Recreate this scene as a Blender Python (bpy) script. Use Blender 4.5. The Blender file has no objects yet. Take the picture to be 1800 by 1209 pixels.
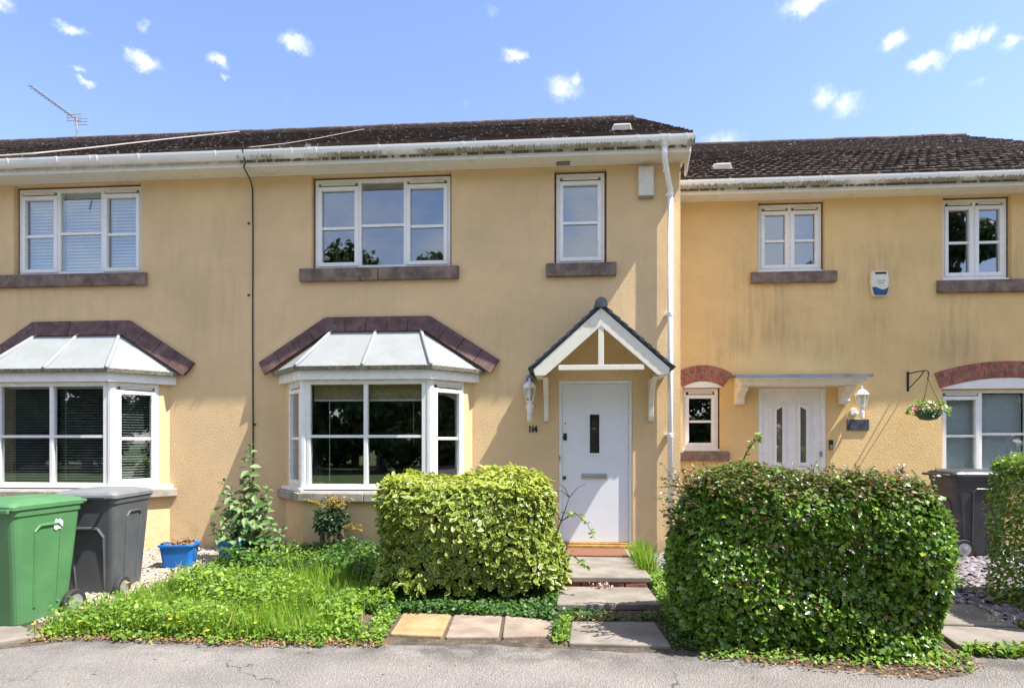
import bpy, math, random
import numpy as np
from mathutils import Vector, Matrix
R = math.radians
random.seed(7); rng = np.random.default_rng(11)
scn = bpy.context.scene
col = scn.collection

# ---------------------------------------------------------------- camera, sky, sun, exposure
FPX, YAW, HOR, EYE, CAMY = 1100.0, math.atan(0.077), 775.0, 1.55, -8.0
cd = bpy.data.cameras.new('camera'); cam = bpy.data.objects.new('camera', cd); col.objects.link(cam)
cd.sensor_width = 36.0; cd.lens = FPX / 1800 * 36.0
cd.shift_y = (HOR - 604.5) / 1800
cd.clip_start = 0.05; cd.clip_end = 2000
cam.location = (0, CAMY, EYE); cam.rotation_euler = (R(90), 0, YAW)
scn.camera = cam
scn.view_settings.view_transform = 'Standard'; scn.view_settings.look = 'None'
scn.view_settings.gamma = 1.0; scn.view_settings.use_curve_mapping = False
scn.view_settings.exposure = 1.12

SUN = Vector((0.57, -0.150, 1.0)).normalized()
sl = bpy.data.lights.new('sun', 'SUN'); sl.energy = 5.0; sl.angle = R(0.5); sl.color = (1.0, 0.965, 0.90)
so = bpy.data.objects.new('sun', sl); col.objects.link(so)
so.rotation_euler = SUN.to_track_quat('Z', 'Y').to_euler(); so.location = (20, -5, 35)

world = bpy.data.worlds.new('World'); scn.world = world; world.use_nodes = True
def build_world():
    nt = world.node_tree; N = nt.nodes; L = nt.links
    for n in list(N): N.remove(n)
    out = N.new('ShaderNodeOutputWorld'); bg = N.new('ShaderNodeBackground'); L.new(bg.outputs[0], out.inputs[0])
    sky = N.new('ShaderNodeTexSky'); sky.sky_type = 'NISHITA'; sky.sun_disc = False
    sky.sun_elevation = math.asin(SUN.z); sky.sun_rotation = math.atan2(SUN.x, SUN.y)
    sky.air_density = 1.15; sky.dust_density = 0.6; sky.ozone_density = 4.0
    bg.inputs[1].default_value = 0.135
    tc = N.new('ShaderNodeTexCoord')
    nz = N.new('ShaderNodeTexNoise'); nz.inputs['Scale'].default_value = 48; nz.inputs['Detail'].default_value = 5
    nz.inputs['Roughness'].default_value = 0.62
    L.new(tc.outputs['Generated'], nz.inputs['Vector'])
    off = N.new('ShaderNodeVectorMath'); off.operation = 'MULTIPLY_ADD'
    L.new(nz.outputs['Color'], off.inputs[0]); off.inputs[1].default_value = (.030,) * 3; off.inputs[2].default_value = (-.015,) * 3
    wd = N.new('ShaderNodeVectorMath'); wd.operation = 'ADD'
    L.new(tc.outputs['Generated'], wd.inputs[0]); L.new(off.outputs[0], wd.inputs[1])
    prev = None
    # puffs of fair-weather cloud: direction given by pixel, half sizes in pixels, density
    puffs = [(127,52,26,11,.9),(250,47,10,13,.55),(248,107,34,13,.95),(138,122,15,7,.7),(155,146,18,7,.8),(383,105,20,12,.9),
             (397,139,8,6,.6),(520,78,30,15,1),(906,99,25,11,1),(992,156,34,20,.8),(1010,140,14,14,.8),(1422,4,55,15,1),(1572,72,24,17,.95),
             (1694,70,26,19,1),(1730,66,16,14,.8),(1774,75,20,14,.9),(1630,110,32,15,.95),(1490,185,32,22,.8),(1446,172,24,22,.75),
             (1270,246,42,14,.55),(1716,146,18,10,.35),(865,20,14,10,.3),(505,177,10,6,.3),(820,181,9,6,.3),(3,6,24,14,.8)]
    c, s = math.cos(YAW), math.sin(YAW)
    for (px, py, rx, ry, dens) in puffs:
        u = (px - 900) / FPX
        d = Vector((u * c - s, c + u * s, (HOR - py) / FPX)); ln = d.length; d.normalize()
        ax = rx / FPX / ln * 1.0; az = ry / FPX / ln * 1.05
        a = N.new('ShaderNodeVectorMath'); a.operation = 'SUBTRACT'; L.new(wd.outputs[0], a.inputs[0]); a.inputs[1].default_value = d
        b = N.new('ShaderNodeVectorMath'); b.operation = 'MULTIPLY'; L.new(a.outputs[0], b.inputs[0]); b.inputs[1].default_value = (1/ax, 1/ax, 1/az)
        e = N.new('ShaderNodeVectorMath'); e.operation = 'LENGTH'; L.new(b.outputs[0], e.inputs[0])
        m = N.new('ShaderNodeMapRange'); m.interpolation_type = 'SMOOTHSTEP'
        L.new(e.outputs['Value'], m.inputs[0]); m.inputs[1].default_value = 1.45; m.inputs[2].default_value = 0.0
        m.inputs[3].default_value = 0; m.inputs[4].default_value = dens * .9
        if prev is None: prev = m.outputs[0]
        else:
            x = N.new('ShaderNodeMath'); x.operation = 'MAXIMUM'; L.new(prev, x.inputs[0]); L.new(m.outputs[0], x.inputs[1]); prev = x.outputs[0]
    # the same kind of broken cloud over the rest of the sky (seen mirrored in the upper windows)
    n2 = N.new('ShaderNodeTexNoise'); n2.inputs['Scale'].default_value = 3.2; n2.inputs['Detail'].default_value = 7; n2.inputs['Roughness'].default_value = .58
    L.new(tc.outputs['Generated'], n2.inputs['Vector'])
    m2 = N.new('ShaderNodeMapRange'); m2.interpolation_type = 'SMOOTHSTEP'; L.new(n2.outputs[0], m2.inputs[0])
    m2.inputs[1].default_value = .40; m2.inputs[2].default_value = .62; m2.inputs[4].default_value = .85
    sp = N.new('ShaderNodeSeparateXYZ'); L.new(tc.outputs['Generated'], sp.inputs[0])
    m3 = N.new('ShaderNodeMapRange'); m3.interpolation_type = 'SMOOTHSTEP'; L.new(sp.outputs['Y'], m3.inputs[0])
    m3.inputs[1].default_value = .45; m3.inputs[2].default_value = .1
    mm = N.new('ShaderNodeMath'); mm.operation = 'MULTIPLY'; L.new(m2.outputs[0], mm.inputs[0]); L.new(m3.outputs[0], mm.inputs[1])
    er = N.new('ShaderNodeTexNoise'); er.inputs['Scale'].default_value = 60; er.inputs['Detail'].default_value = 6; er.inputs['Roughness'].default_value = .65; L.new(tc.outputs['Generated'], er.inputs['Vector'])
    e1 = N.new('ShaderNodeMath'); e1.operation = 'MULTIPLY_ADD'; L.new(er.outputs[0], e1.inputs[0]); e1.inputs[1].default_value = 1.3; e1.inputs[2].default_value = .1
    e2 = N.new('ShaderNodeMath'); e2.operation = 'MULTIPLY'; L.new(prev, e2.inputs[0]); L.new(e1.outputs[0], e2.inputs[1]); e3 = N.new('ShaderNodeMapRange'); L.new(e2.outputs[0], e3.inputs[0]); e3.inputs[1].default_value = .03; e3.inputs[2].default_value = .85; e3.inputs[4].default_value = .92; e3.interpolation_type = 'SMOOTHSTEP'
    prev = e3.outputs[0]
    mx = N.new('ShaderNodeMath'); mx.operation = 'MAXIMUM'; L.new(prev, mx.inputs[0]); L.new(mm.outputs[0], mx.inputs[1])
    tint = N.new('ShaderNodeMix'); tint.data_type = 'RGBA'; tint.blend_type = 'MULTIPLY'; tint.inputs[0].default_value = 1; L.new(sky.outputs[0], tint.inputs[6]); tint.inputs[7].default_value = (1.04, .945, 1.04, 1)
    mix = N.new('ShaderNodeMix'); mix.data_type = 'RGBA'; L.new(mx.outputs[0], mix.inputs[0]); L.new(tint.outputs[2], mix.inputs[6])
    mix.inputs[7].default_value = (4.7, 4.85, 5.2, 1)
    L.new(mix.outputs[2], bg.inputs[0])
build_world()

# ---------------------------------------------------------------- pixel helpers (directions met with walls or ground)
CT, ST = math.cos(YAW), math.sin(YAW)
def wp(x, y, Y=0.0):
    u = (x - 900) / FPX; t = (Y - CAMY) / (CT + u * ST)
    return Vector((t * (u * CT - ST), Y, EYE + (HOR - y) / FPX * t))

# ---------------------------------------------------------------- materials
def newmat(name):
    m = bpy.data.materials.new(name); m.use_nodes = True
    nt = m.node_tree; b = nt.nodes['Principled BSDF']
    return m, nt, b
def geo(nt): return nt.nodes.new('ShaderNodeNewGeometry').outputs['Position']
def mapping(nt, v, sc):
    n = nt.nodes.new('ShaderNodeMapping'); nt.links.new(v, n.inputs[0]); n.inputs['Scale'].default_value = sc; return n.outputs[0]
def noise(nt, v, scale, detail=4, rough=.55):
    n = nt.nodes.new('ShaderNodeTexNoise'); nt.links.new(v, n.inputs['Vector'])
    n.inputs['Scale'].default_value = scale; n.inputs['Detail'].default_value = detail; n.inputs['Roughness'].default_value = rough
    return n.outputs[0]
def mrange(nt, v, a, b, c=0, d=1, smooth=True):
    n = nt.nodes.new('ShaderNodeMapRange'); nt.links.new(v, n.inputs[0])
    n.interpolation_type = 'SMOOTHSTEP' if smooth else 'LINEAR'
    for i, k in enumerate((a, b, c, d)): n.inputs[i + 1].default_value = k
    return n.outputs[0]
def mathn(nt, op, a, b):
    n = nt.nodes.new('ShaderNodeMath'); n.operation = op
    for i, k in enumerate((a, b)):
        if isinstance(k, (int, float)): n.inputs[i].default_value = k
        else: nt.links.new(k, n.inputs[i])
    return n.outputs[0]
def mixc(nt, f, a, b):
    n = nt.nodes.new('ShaderNodeMix'); n.data_type = 'RGBA'
    if isinstance(f, (int, float)): n.inputs[0].default_value = f
    else: nt.links.new(f, n.inputs[0])
    for i, k in ((6, a), (7, b)):
        if isinstance(k, tuple): n.inputs[i].default_value = k + (1,) if len(k) == 3 else k
        else: nt.links.new(k, n.inputs[i])
    return n.outputs[2]
def bump(nt, b, h, strength, dist):
    n = nt.nodes.new('ShaderNodeBump'); nt.links.new(h, n.inputs['Height'])
    n.inputs['Strength'].default_value = strength; n.inputs['Distance'].default_value = dist
    nt.links.new(n.outputs[0], b.inputs['Normal'])
def sepz(nt, p):
    n = nt.nodes.new('ShaderNodeSeparateXYZ'); nt.links.new(p, n.inputs[0]); return n.outputs

def simple(name, c, rough=.5, var=.12, vs=6, metal=0, spec=.5, bumps=None, dirt=None):
    m, nt, b = newmat(name); p = geo(nt)
    n = noise(nt, p, vs, 5)
    lo = tuple(k * (1 - var) for k in c); hi = tuple(min(1, k * (1 + var)) for k in c)
    cc = mixc(nt, mrange(nt, n, .3, .7), lo, hi)
    if dirt:
        dc, amt, ds = dirt
        d = mrange(nt, noise(nt, p, ds, 7, .65), .5, .72, 0, amt)
        cc = mixc(nt, d, cc, dc)
    nt.links.new(cc, b.inputs['Base Color'])
    nt.links.new(mrange(nt, noise(nt, p, vs * 3, 3), .3, .7, max(0, rough - .08), min(1, rough + .08)), b.inputs['Roughness'])
    b.inputs['Metallic'].default_value = metal; b.inputs['Specular IOR Level'].default_value = spec
    if bumps: bump(nt, b, noise(nt, p, bumps[0], 4), bumps[1], bumps[2])
    return m

def render_mat(name, c, streak, zlo, zhi):
    m, nt, b = newmat(name); p = geo(nt)
    big = mrange(nt, noise(nt, p, .9, 5), .3, .7)
    cc = mixc(nt, big, tuple(k * .92 for k in c), tuple(k * 1.06 for k in c))
    cc = mixc(nt, mrange(nt, noise(nt, p, 3.5, 6, .65), .4, .72, 0, .22), cc, (c[0]*.72, c[1]*.70, c[2]*.68))
    fine = mrange(nt, noise(nt, p, 75, 3), .3, .7)
    cc = mixc(nt, fine, mixc(nt, .16, cc, (c[0]*.45, c[1]*.42, c[2]*.38)), cc)
    st = noise(nt, mapping(nt, p, (4.5, 4.5, .45)), 2.4, 7, .68)
    st = mrange(nt, st, .30, .85)
    z = sepz(nt, p)['Z']
    band = mathn(nt, 'MULTIPLY', mrange(nt, z, zlo, zlo + .7), mrange(nt, z, zhi, zhi - .7))
    patch = mrange(nt, noise(nt, p, .75, 3), .38, .66)
    f = mathn(nt, 'MULTIPLY', mathn(nt, 'MULTIPLY', st, band), mathn(nt, 'MULTIPLY', patch, streak))
    cc = mixc(nt, f, cc, (.27, .21, .135))
    low = mathn(nt, 'MULTIPLY', mrange(nt, z, .75, .1), mrange(nt, noise(nt, p, 5, 5), .35, .7))
    cc = mixc(nt, mathn(nt, 'MULTIPLY', low, .35), cc, (.2, .17, .11))
    nt.links.new(cc, b.inputs['Base Color']); b.inputs['Roughness'].default_value = .92; b.inputs['Specular IOR Level'].default_value = .2
    h = mathn(nt, 'ADD', noise(nt, p, 62, 3, .6), mathn(nt, 'MULTIPLY', noise(nt, p, 150, 2), .4))
    bump(nt, b, h, .55, .016)
    return m

M = {}
M['render'] = render_mat('cream_roughcast', (.81, .585, .325), .25, 1.2, 5.2)
M['render3'] = render_mat('ochre_roughcast', (.84, .595, .28), .7, 2.2, 4.6)
M['pvc'] = simple('white_upvc', (.86, .85, .82), .28, .02, 3, dirt=((.6, .57, .5), .2, 3.2))
M['door_white'] = simple('white_door_paint', (.80, .81, .83), .35, .03, 2, dirt=((.6, .6, .58), .3, 2))
M['wood_white'] = simple('cream_painted_timber', (.76, .73, .62), .5, .06, 5, dirt=((.42, .37, .26), .5, 5))
M['lead_grey'] = simple('grey_rolled_sheet', (.265, .28, .28), .55, .06, 3, dirt=((.24, .245, .24), .5, 5))
M['seam'] = simple('grey_seam', (.27, .285, .30), .6, .1, 5)
M['lead_edge'] = simple('mossy_sheet_edge', (.22, .21, .17), .85, .4, 30, bumps=(60, .8, .01))
M['lead'] = simple('dark_lead', (.16, .19, .23), .5, .2, 8)
M['flash_tile'] = simple('purple_brown_clay', (.105, .05, .045), .6, .35, 9, bumps=(25, .4, .01), dirt=((.22, .15, .13), .6, 7))
M['slate'] = simple('blue_slate_tile', (.055, .065, .085), .5, .4, 12, bumps=(40, .4, .005))
M['stone'] = simple('weathered_sill_stone', (.20, .145, .115), .9, .35, 7, bumps=(60, .5, .006), dirt=((.07, .055, .05), .8, 6))
M['stone_light'] = simple('bay_sill_stone', (.34, .30, .25), .9, .2, 7, bumps=(60, .5, .006), dirt=((.18, .15, .13), .7, 5))
M['brick'] = simple('red_brick', (.34, .125, .085), .9, .35, 14, bumps=(70, .6, .006), dirt=((.12, .06, .055), .6, 12))
M['mortar'] = simple('mortar', (.36, .33, .28), .95, .15, 20, bumps=(80, .5, .004))
M['black'] = simple('black_plastic', (.018, .018, .02), .45, .2, 8)
M['iron'] = simple('black_iron', (.02, .02, .022), .5, .3, 20)
M['chrome'] = simple('brushed_chrome', (.55, .55, .57), .35, .03, 3, metal=1)
M['interior'] = simple('room_plaster', (.34, .33, .31), .9, .1, 2)
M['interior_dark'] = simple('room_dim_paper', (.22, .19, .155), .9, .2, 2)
M['blind'] = simple('pale_blind_slat', (.70, .72, .74), .5, .04, 6)
M['bamboo'] = simple('bamboo_blind', (.48, .36, .19), .7, .35, 60)
M['plug'] = simple('alarm_cream', (.72, .70, .60), .4, .05, 6, dirt=((.45, .42, .34), .4, 8))
M['blue'] = simple('alarm_blue', (.02, .09, .22), .4, .1, 8)
M['mat'] = simple('coir_mat', (.20, .085, .045), .95, .3, 60, bumps=(180, .8, .01))
M['wood'] = simple('oak_threshold', (.42, .25, .07), .5, .25, 14)
M['bark'] = simple('brown_bark', (.16, .115, .075), .95, .35, 30, bumps=(60, .8, .01))
M['twig'] = simple('dark_twig', (.06, .045, .03), .95, .3, 30)
M['paper'] = simple('white_paper', (.8, .8, .78), .8, .04, 10)
M['bin_grey'] = simple('grey_bin_plastic', (.085, .088, .095), .48, .1, 4, dirt=((.2, .19, .18), .25, 5))
M['bin_lid'] = simple('pale_grey_lid', (.17, .175, .18), .5, .1, 4)
M['bin_dark'] = simple('charcoal_bin_plastic', (.045, .046, .05), .45, .1, 4, dirt=((.14, .13, .13), .25, 5))
M['bin_green'] = simple('green_bin_plastic', (.075, .20, .08), .42, .08, 3, dirt=((.12, .27, .11), .35, 4))
M['blue_box'] = simple('blue_box_plastic', (.008, .16, .52), .4, .1, 5, dirt=((.1, .25, .5), .3, 6))
M['rubber'] = simple('tyre_rubber', (.03, .03, .03), .8, .2, 20)
M['steel'] = simple('zinc_hub', (.42, .43, .44), .4, .15, 15, metal=.6)
M['petal_yellow'] = simple('yellow_petal', (.80, .55, .02), .6, .1, 40)
M['petal_pink'] = simple('pink_petal', (.60, .10, .24), .6, .3, 60)
M['petal_white'] = simple('cream_petal', (.78, .72, .60), .6, .1, 60)
M['blossom'] = simple('faded_blossom', (.55, .38, .36), .7, .3, 90)
M['plant_pot'] = simple('dark_green_basket', (.02, .07, .045), .5, .2, 12)
M['ridge'] = simple('ridge_tile_clay', (.07, .05, .042), .9, .4, 6, bumps=(30, .6, .01), dirt=((.3, .27, .22), .5, 9))
M['cable_white'] = simple('sun_bleached_cable', (.36, .33, .29), .6, .08, 10)
M['aluminium'] = simple('weathered_aluminium', (.30, .29, .28), .5, .2, 20, metal=.5)

def make_glass():
    m, nt, b = newmat('window_glass'); nt.nodes.remove(b)
    out = nt.nodes['Material Output']
    tr = nt.nodes.new('ShaderNodeBsdfTransparent'); tr.inputs[0].default_value = (.90, .93, .92, 1)
    gl = nt.nodes.new('ShaderNodeBsdfGlossy'); gl.inputs['Roughness'].default_value = .012; gl.inputs[0].default_value = (.96, .98, 1, 1)
    lw = nt.nodes.new('ShaderNodeLayerWeight'); lw.inputs[0].default_value = .5
    fz = mathn(nt, 'ADD', mathn(nt, 'MULTIPLY', mathn(nt, 'POWER', lw.outputs['Facing'], 5.0), .8), .15)
    mx = nt.nodes.new('ShaderNodeMixShader'); nt.links.new(fz, mx.inputs[0]); nt.links.new(tr.outputs[0], mx.inputs[1]); nt.links.new(gl.outputs[0], mx.inputs[2])
    nt.links.new(mx.outputs[0], out.inputs[0]); return m
M['glass'] = make_glass()

def make_roof_tile():
    m, nt, b = newmat('concrete_roof_tile'); p = geo(nt)
    oi = nt.nodes.new('ShaderNodeObjectInfo')
    c = mixc(nt, oi.outputs['Random'], (.038, .027, .023), (.09, .063, .052))
    c = mixc(nt, mrange(nt, noise(nt, p, 3, 5), .35, .7), c, (.10, .073, .06))
    li = mrange(nt, noise(nt, p, 16, 6, .72), .57, .625, 0, .9)
    c = mixc(nt, li, c, (.42, .40, .36))
    mo = mrange(nt, noise(nt, p, 5, 4, .6), .62, .72, 0, .6)
    c = mixc(nt, mo, c, (.10, .09, .045))
    nt.links.new(c, b.inputs['Base Color']); b.inputs['Roughness'].default_value = .93; b.inputs['Specular IOR Level'].default_value = .2
    bump(nt, b, noise(nt, p, 60, 4), .6, .008); return m
M['roof_tile'] = make_roof_tile()

def make_gutter(name, amount):
    m, nt, b = newmat(name); p = geo(nt); z = sepz(nt, p)['Z']
    h = noise(nt, mapping(nt, p, (26, 3, 3)), 1.3, 6, .7)                 # ragged upper edge of the algae
    lim = mathn(nt, 'ADD', mathn(nt, 'MULTIPLY', h, .10), 5.075)
    f = mrange(nt, mathn(nt, 'SUBTRACT', lim, z), -.004, .012)
    patch = mrange(nt, noise(nt, mapping(nt, p, (1.1, .5, .5)), 1.2, 4, .6), .38, .56)
    f = mathn(nt, 'MULTIPLY', mathn(nt, 'MULTIPLY', f, patch), amount)
    f = mathn(nt, 'MULTIPLY', f, mrange(nt, noise(nt, mapping(nt, p, (40, 8, 8)), 1.5, 4, .7), .3, .6, .45, 1))
    c = mixc(nt, f, (.82, .81, .77), (.15, .14, .055))
    nt.links.new(c, b.inputs['Base Color']); b.inputs['Roughness'].default_value = .35; return m
M['gutter'] = make_gutter('algae_stained_white_gutter', .95)
M['gutter_clean'] = make_gutter('white_gutter', .18)
def make_fascia(name, amount):
    m, nt, b = newmat(name); p = geo(nt); z = sepz(nt, p)['Z']
    gap = mrange(nt, noise(nt, mapping(nt, p, (9, 1, 1)), 1.4, 4, .7), .40, .50, .15, 1)
    f = mathn(nt, 'MULTIPLY', mathn(nt, 'MULTIPLY', mrange(nt, z, 5.068, 5.082), gap), amount)
    c = mixc(nt, f, (.82, .81, .77), (.10, .075, .05))
    c = mixc(nt, mrange(nt, noise(nt, mapping(nt, p, (12, 1, 2)), 1.5, 5), .5, .75, 0, .25), c, (.5, .46, .36))
    nt.links.new(c, b.inputs['Base Color']); b.inputs['Roughness'].default_value = .4; return m
M['fascia'] = make_fascia('fascia_dirty_behind_gutter', .9)
M['fascia_clean'] = make_fascia('white_fascia', .25)
M['subframe'] = simple('brown_timber_subframe', (.15, .10, .075), .8, .3, 12)

def make_tarmac():
    m, nt, b = newmat('worn_tarmac'); p = geo(nt)
    c = mixc(nt, mrange(nt, noise(nt, p, .9, 6, .62), .3, .7), (.21, .19, .172), (.31, .28, .252))
    def cells(sc):
        v = nt.nodes.new('ShaderNodeTexVoronoi'); nt.links.new(p, v.inputs['Vector']); v.inputs['Scale'].default_value = sc
        q = nt.nodes.new('ShaderNodeSeparateColor'); nt.links.new(v.outputs['Color'], q.inputs[0]); return q.outputs[0], v.outputs['Distance']
    a, da = cells(95); a2, _ = cells(210)
    c = mixc(nt, mrange(nt, a, .0, .4, .32, 0), c, (.12, .112, .106))
    c = mixc(nt, mrange(nt, a, .88, .96, 0, .3), c, (.42, .39, .365))
    c = mixc(nt, mrange(nt, a2, .0, .4, .4, 0), c, (.12, .11, .105))
    c = mixc(nt, mrange(nt, noise(nt, p, 2.3, 6, .7), .58, .74, 0, .45), c, (.11, .102, .098))
    c = mixc(nt, mrange(nt, noise(nt, p, 7, 5, .6), .62, .74, 0, .35), c, (.34, .32, .30))
    yy = sepz(nt, p)['Y']
    dirt = mathn(nt, 'MULTIPLY', mrange(nt, yy, -3.85, -3.35), mrange(nt, noise(nt, p, 4, 6, .65), .35, .65))
    c = mixc(nt, mathn(nt, 'MULTIPLY', dirt, .75), c, (.075, .065, .055))
    wv = nt.nodes.new('ShaderNodeTexVoronoi'); wv.feature = 'DISTANCE_TO_EDGE'; wv.inputs['Scale'].default_value = .9
    wn = nt.nodes.new('ShaderNodeVectorMath'); wn.operation = 'MULTIPLY_ADD'; nn_ = nt.nodes.new('ShaderNodeTexNoise'); nt.links.new(p, nn_.inputs['Vector']); nn_.inputs['Scale'].default_value = 5; nn_.inputs['Detail'].default_value = 5
    nt.links.new(nn_.outputs['Color'], wn.inputs[0]); wn.inputs[1].default_value = (.25, .25, .25); nt.links.new(p, wn.inputs[2]); nt.links.new(wn.outputs[0], wv.inputs['Vector'])
    crack = mathn(nt, 'MULTIPLY', mrange(nt, wv.outputs['Distance'], .008, .002), mrange(nt, noise(nt, p, 1.1, 2), .52, .6))
    c = mixc(nt, mathn(nt, 'MULTIPLY', crack, .7), c, (.05, .045, .042))
    nt.links.new(c, b.inputs['Base Color']); b.inputs['Roughness'].default_value = .9; b.inputs['Specular IOR Level'].default_value = .25
    bump(nt, b, mathn(nt, 'ADD', mathn(nt, 'MULTIPLY', da, 12), noise(nt, p, 9, 4)), .5, .010); return m
M['tarmac'] = make_tarmac()
def make_ground(name, a, bcol, c3):
    m, nt, b = newmat(name); p = geo(nt)
    c = mixc(nt, mrange(nt, noise(nt, p, 6, 6, .65), .35, .65), a, bcol)
    c = mixc(nt, mrange(nt, noise(nt, p, 30, 4, .65), .55, .7), c, c3)
    nt.links.new(c, b.inputs['Base Color']); b.inputs['Roughness'].default_value = .97
    bump(nt, b, noise(nt, p, 30, 5, .7), .8, .03); return m
M['soil'] = make_ground('garden_soil', (.055, .04, .026), (.12, .09, .06), (.19, .14, .09))
M['turf'] = make_ground('rough_turf', (.045, .075, .018), (.07, .11, .03), (.11, .1, .05))
M['slab'] = simple('grey_paving_slab', (.21, .182, .15), .92, .2, 4, bumps=(70, .6, .006), dirt=((.13, .12, .10), .6, 3.5))
M['slab_yellow'] = simple('buff_flagstone', (.31, .215, .10), .9, .22, 5, bumps=(45, .5, .008), dirt=((.22, .16, .1), .5, 4))
M['slab_pink'] = simple('pinkish_flagstone', (.26, .20, .15), .9, .22, 5, bumps=(45, .5, .008), dirt=((.17, .14, .11), .6, 4))

def leaf_mat(name, cols, rough=.45, trans=.25, spec=.5):
    """cols: list of (position, colour) over a per-leaf random number"""
    m, nt, b = newmat(name)
    at = nt.nodes.new('ShaderNodeAttribute'); at.attribute_name = 'rnd'
    oi = nt.nodes.new('ShaderNodeObjectInfo')
    f = mathn(nt, 'FRACT', mathn(nt, 'ADD', at.outputs['Fac'], oi.outputs['Random']), 0)
    cr = nt.nodes.new('ShaderNodeValToRGB'); nt.links.new(f, cr.inputs[0])
    e = cr.color_ramp.elements
    e[0].position = cols[0][0]; e[0].color = cols[0][1] + (1,)
    e[1].position = cols[-1][0]; e[1].color = cols[-1][1] + (1,)
    for pos, c in cols[1:-1]:
        k = e.new(pos); k.color = c + (1,)
    nt.links.new(cr.outputs[0], b.inputs['Base Color']); b.inputs['Roughness'].default_value = rough
    b.inputs['Specular IOR Level'].default_value = spec
    tl = nt.nodes.new('ShaderNodeBsdfTranslucent'); nt.links.new(cr.outputs[0], tl.inputs[0])
    mx = nt.nodes.new('ShaderNodeMixShader'); mx.inputs[0].default_value = trans
    out = nt.nodes['Material Output']
    nt.links.new(b.outputs[0], mx.inputs[1]); nt.links.new(tl.outputs[0], mx.inputs[2]); nt.links.new(mx.outputs[0], out.inputs[0])
    return m
M['euo_green'] = leaf_mat('variegated_leaf_centre', [(0, (.05, .105, .014)), (.5, (.10, .18, .022)), (1, (.19, .28, .028))], .36, .3)
M['euo_cream'] = leaf_mat('variegated_leaf_margin', [(0, (.40, .46, .06)), (.5, (.60, .62, .15)), (1, (.48, .56, .07))], .42, .38)
M['euo_top'] = leaf_mat('lime_new_leaf', [(0, (.24, .32, .03)), (.5, (.36, .43, .04)), (1, (.46, .50, .07))], .42, .4)
M['haw'] = leaf_mat('hedge_leaf', [(0, (.07, .15, .016)), (.45, (.13, .26, .028)), (.8, (.22, .37, .04)), (.97, (.32, .43, .06)), (.985, (.26, .13, .04)), (1, (.24, .09, .03))], .24, .33, .8)
M['haw_top'] = leaf_mat('hedge_top_leaf', [(0, (.06, .12, .02)), (.4, (.13, .19, .035)), (.65, (.2, .15, .05)), (1, (.22, .09, .045))], .4, .3)
M['young'] = leaf_mat('young_green_leaf', [(0, (.14, .25, .03)), (1, (.24, .36, .05))], .45, .4)
M['weed'] = leaf_mat('weed_leaf', [(0, (.08, .18, .018)), (.5, (.18, .32, .03)), (1, (.30, .42, .04))], .5, .4)
M['weed_dark'] = leaf_mat('ground_ivy_leaf', [(0, (.022, .07, .012)), (.5, (.05, .13, .018)), (1, (.10, .20, .025))], .45, .3)
M['grass'] = leaf_mat('grass_blade', [(0, (.15, .29, .02)), (.6, (.25, .42, .03)), (.9, (.33, .47, .05)), (1, (.5, .46, .18))], .5, .5)
M['budd'] = leaf_mat('grey_green_leaf', [(0, (.07, .15, .035)), (.5, (.13, .24, .06)), (1, (.24, .34, .13))], .5, .3)
M['nan'] = leaf_mat('dark_glossy_leaf', [(0, (.014, .045, .018)), (.6, (.028, .07, .024)), (1, (.07, .13, .03))], .35, .2)
M['nan_orange'] = leaf_mat('orange_new_leaf', [(0, (.40, .18, .03)), (.5, (.45, .30, .03)), (1, (.35, .36, .04))], .45, .4)
M['straw'] = leaf_mat('dry_straw', [(0, (.36, .30, .13)), (1, (.5, .45, .24))], .7, .3)
M['litter'] = leaf_mat('dry_fallen_leaf', [(0, (.16, .075, .03)), (.5, (.27, .14, .06)), (1, (.36, .24, .12))], .85, .1)
M['tree_leaf'] = leaf_mat('tree_leaf', [(0, (.02, .05, .012)), (.5, (.045, .09, .018)), (1, (.09, .14, .03))], .5, .3)
M['pebble'] = leaf_mat('gravel_pebble', [(0, (.22, .17, .12)), (.5, (.38, .31, .23)), (.8, (.48, .43, .36)), (1, (.26, .22, .2))], .85, 0)
M['chip'] = leaf_mat('slate_chipping', [(0, (.12, .10, .115)), (.5, (.21, .175, .19)), (1, (.30, .26, .265))], .7, 0)

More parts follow.
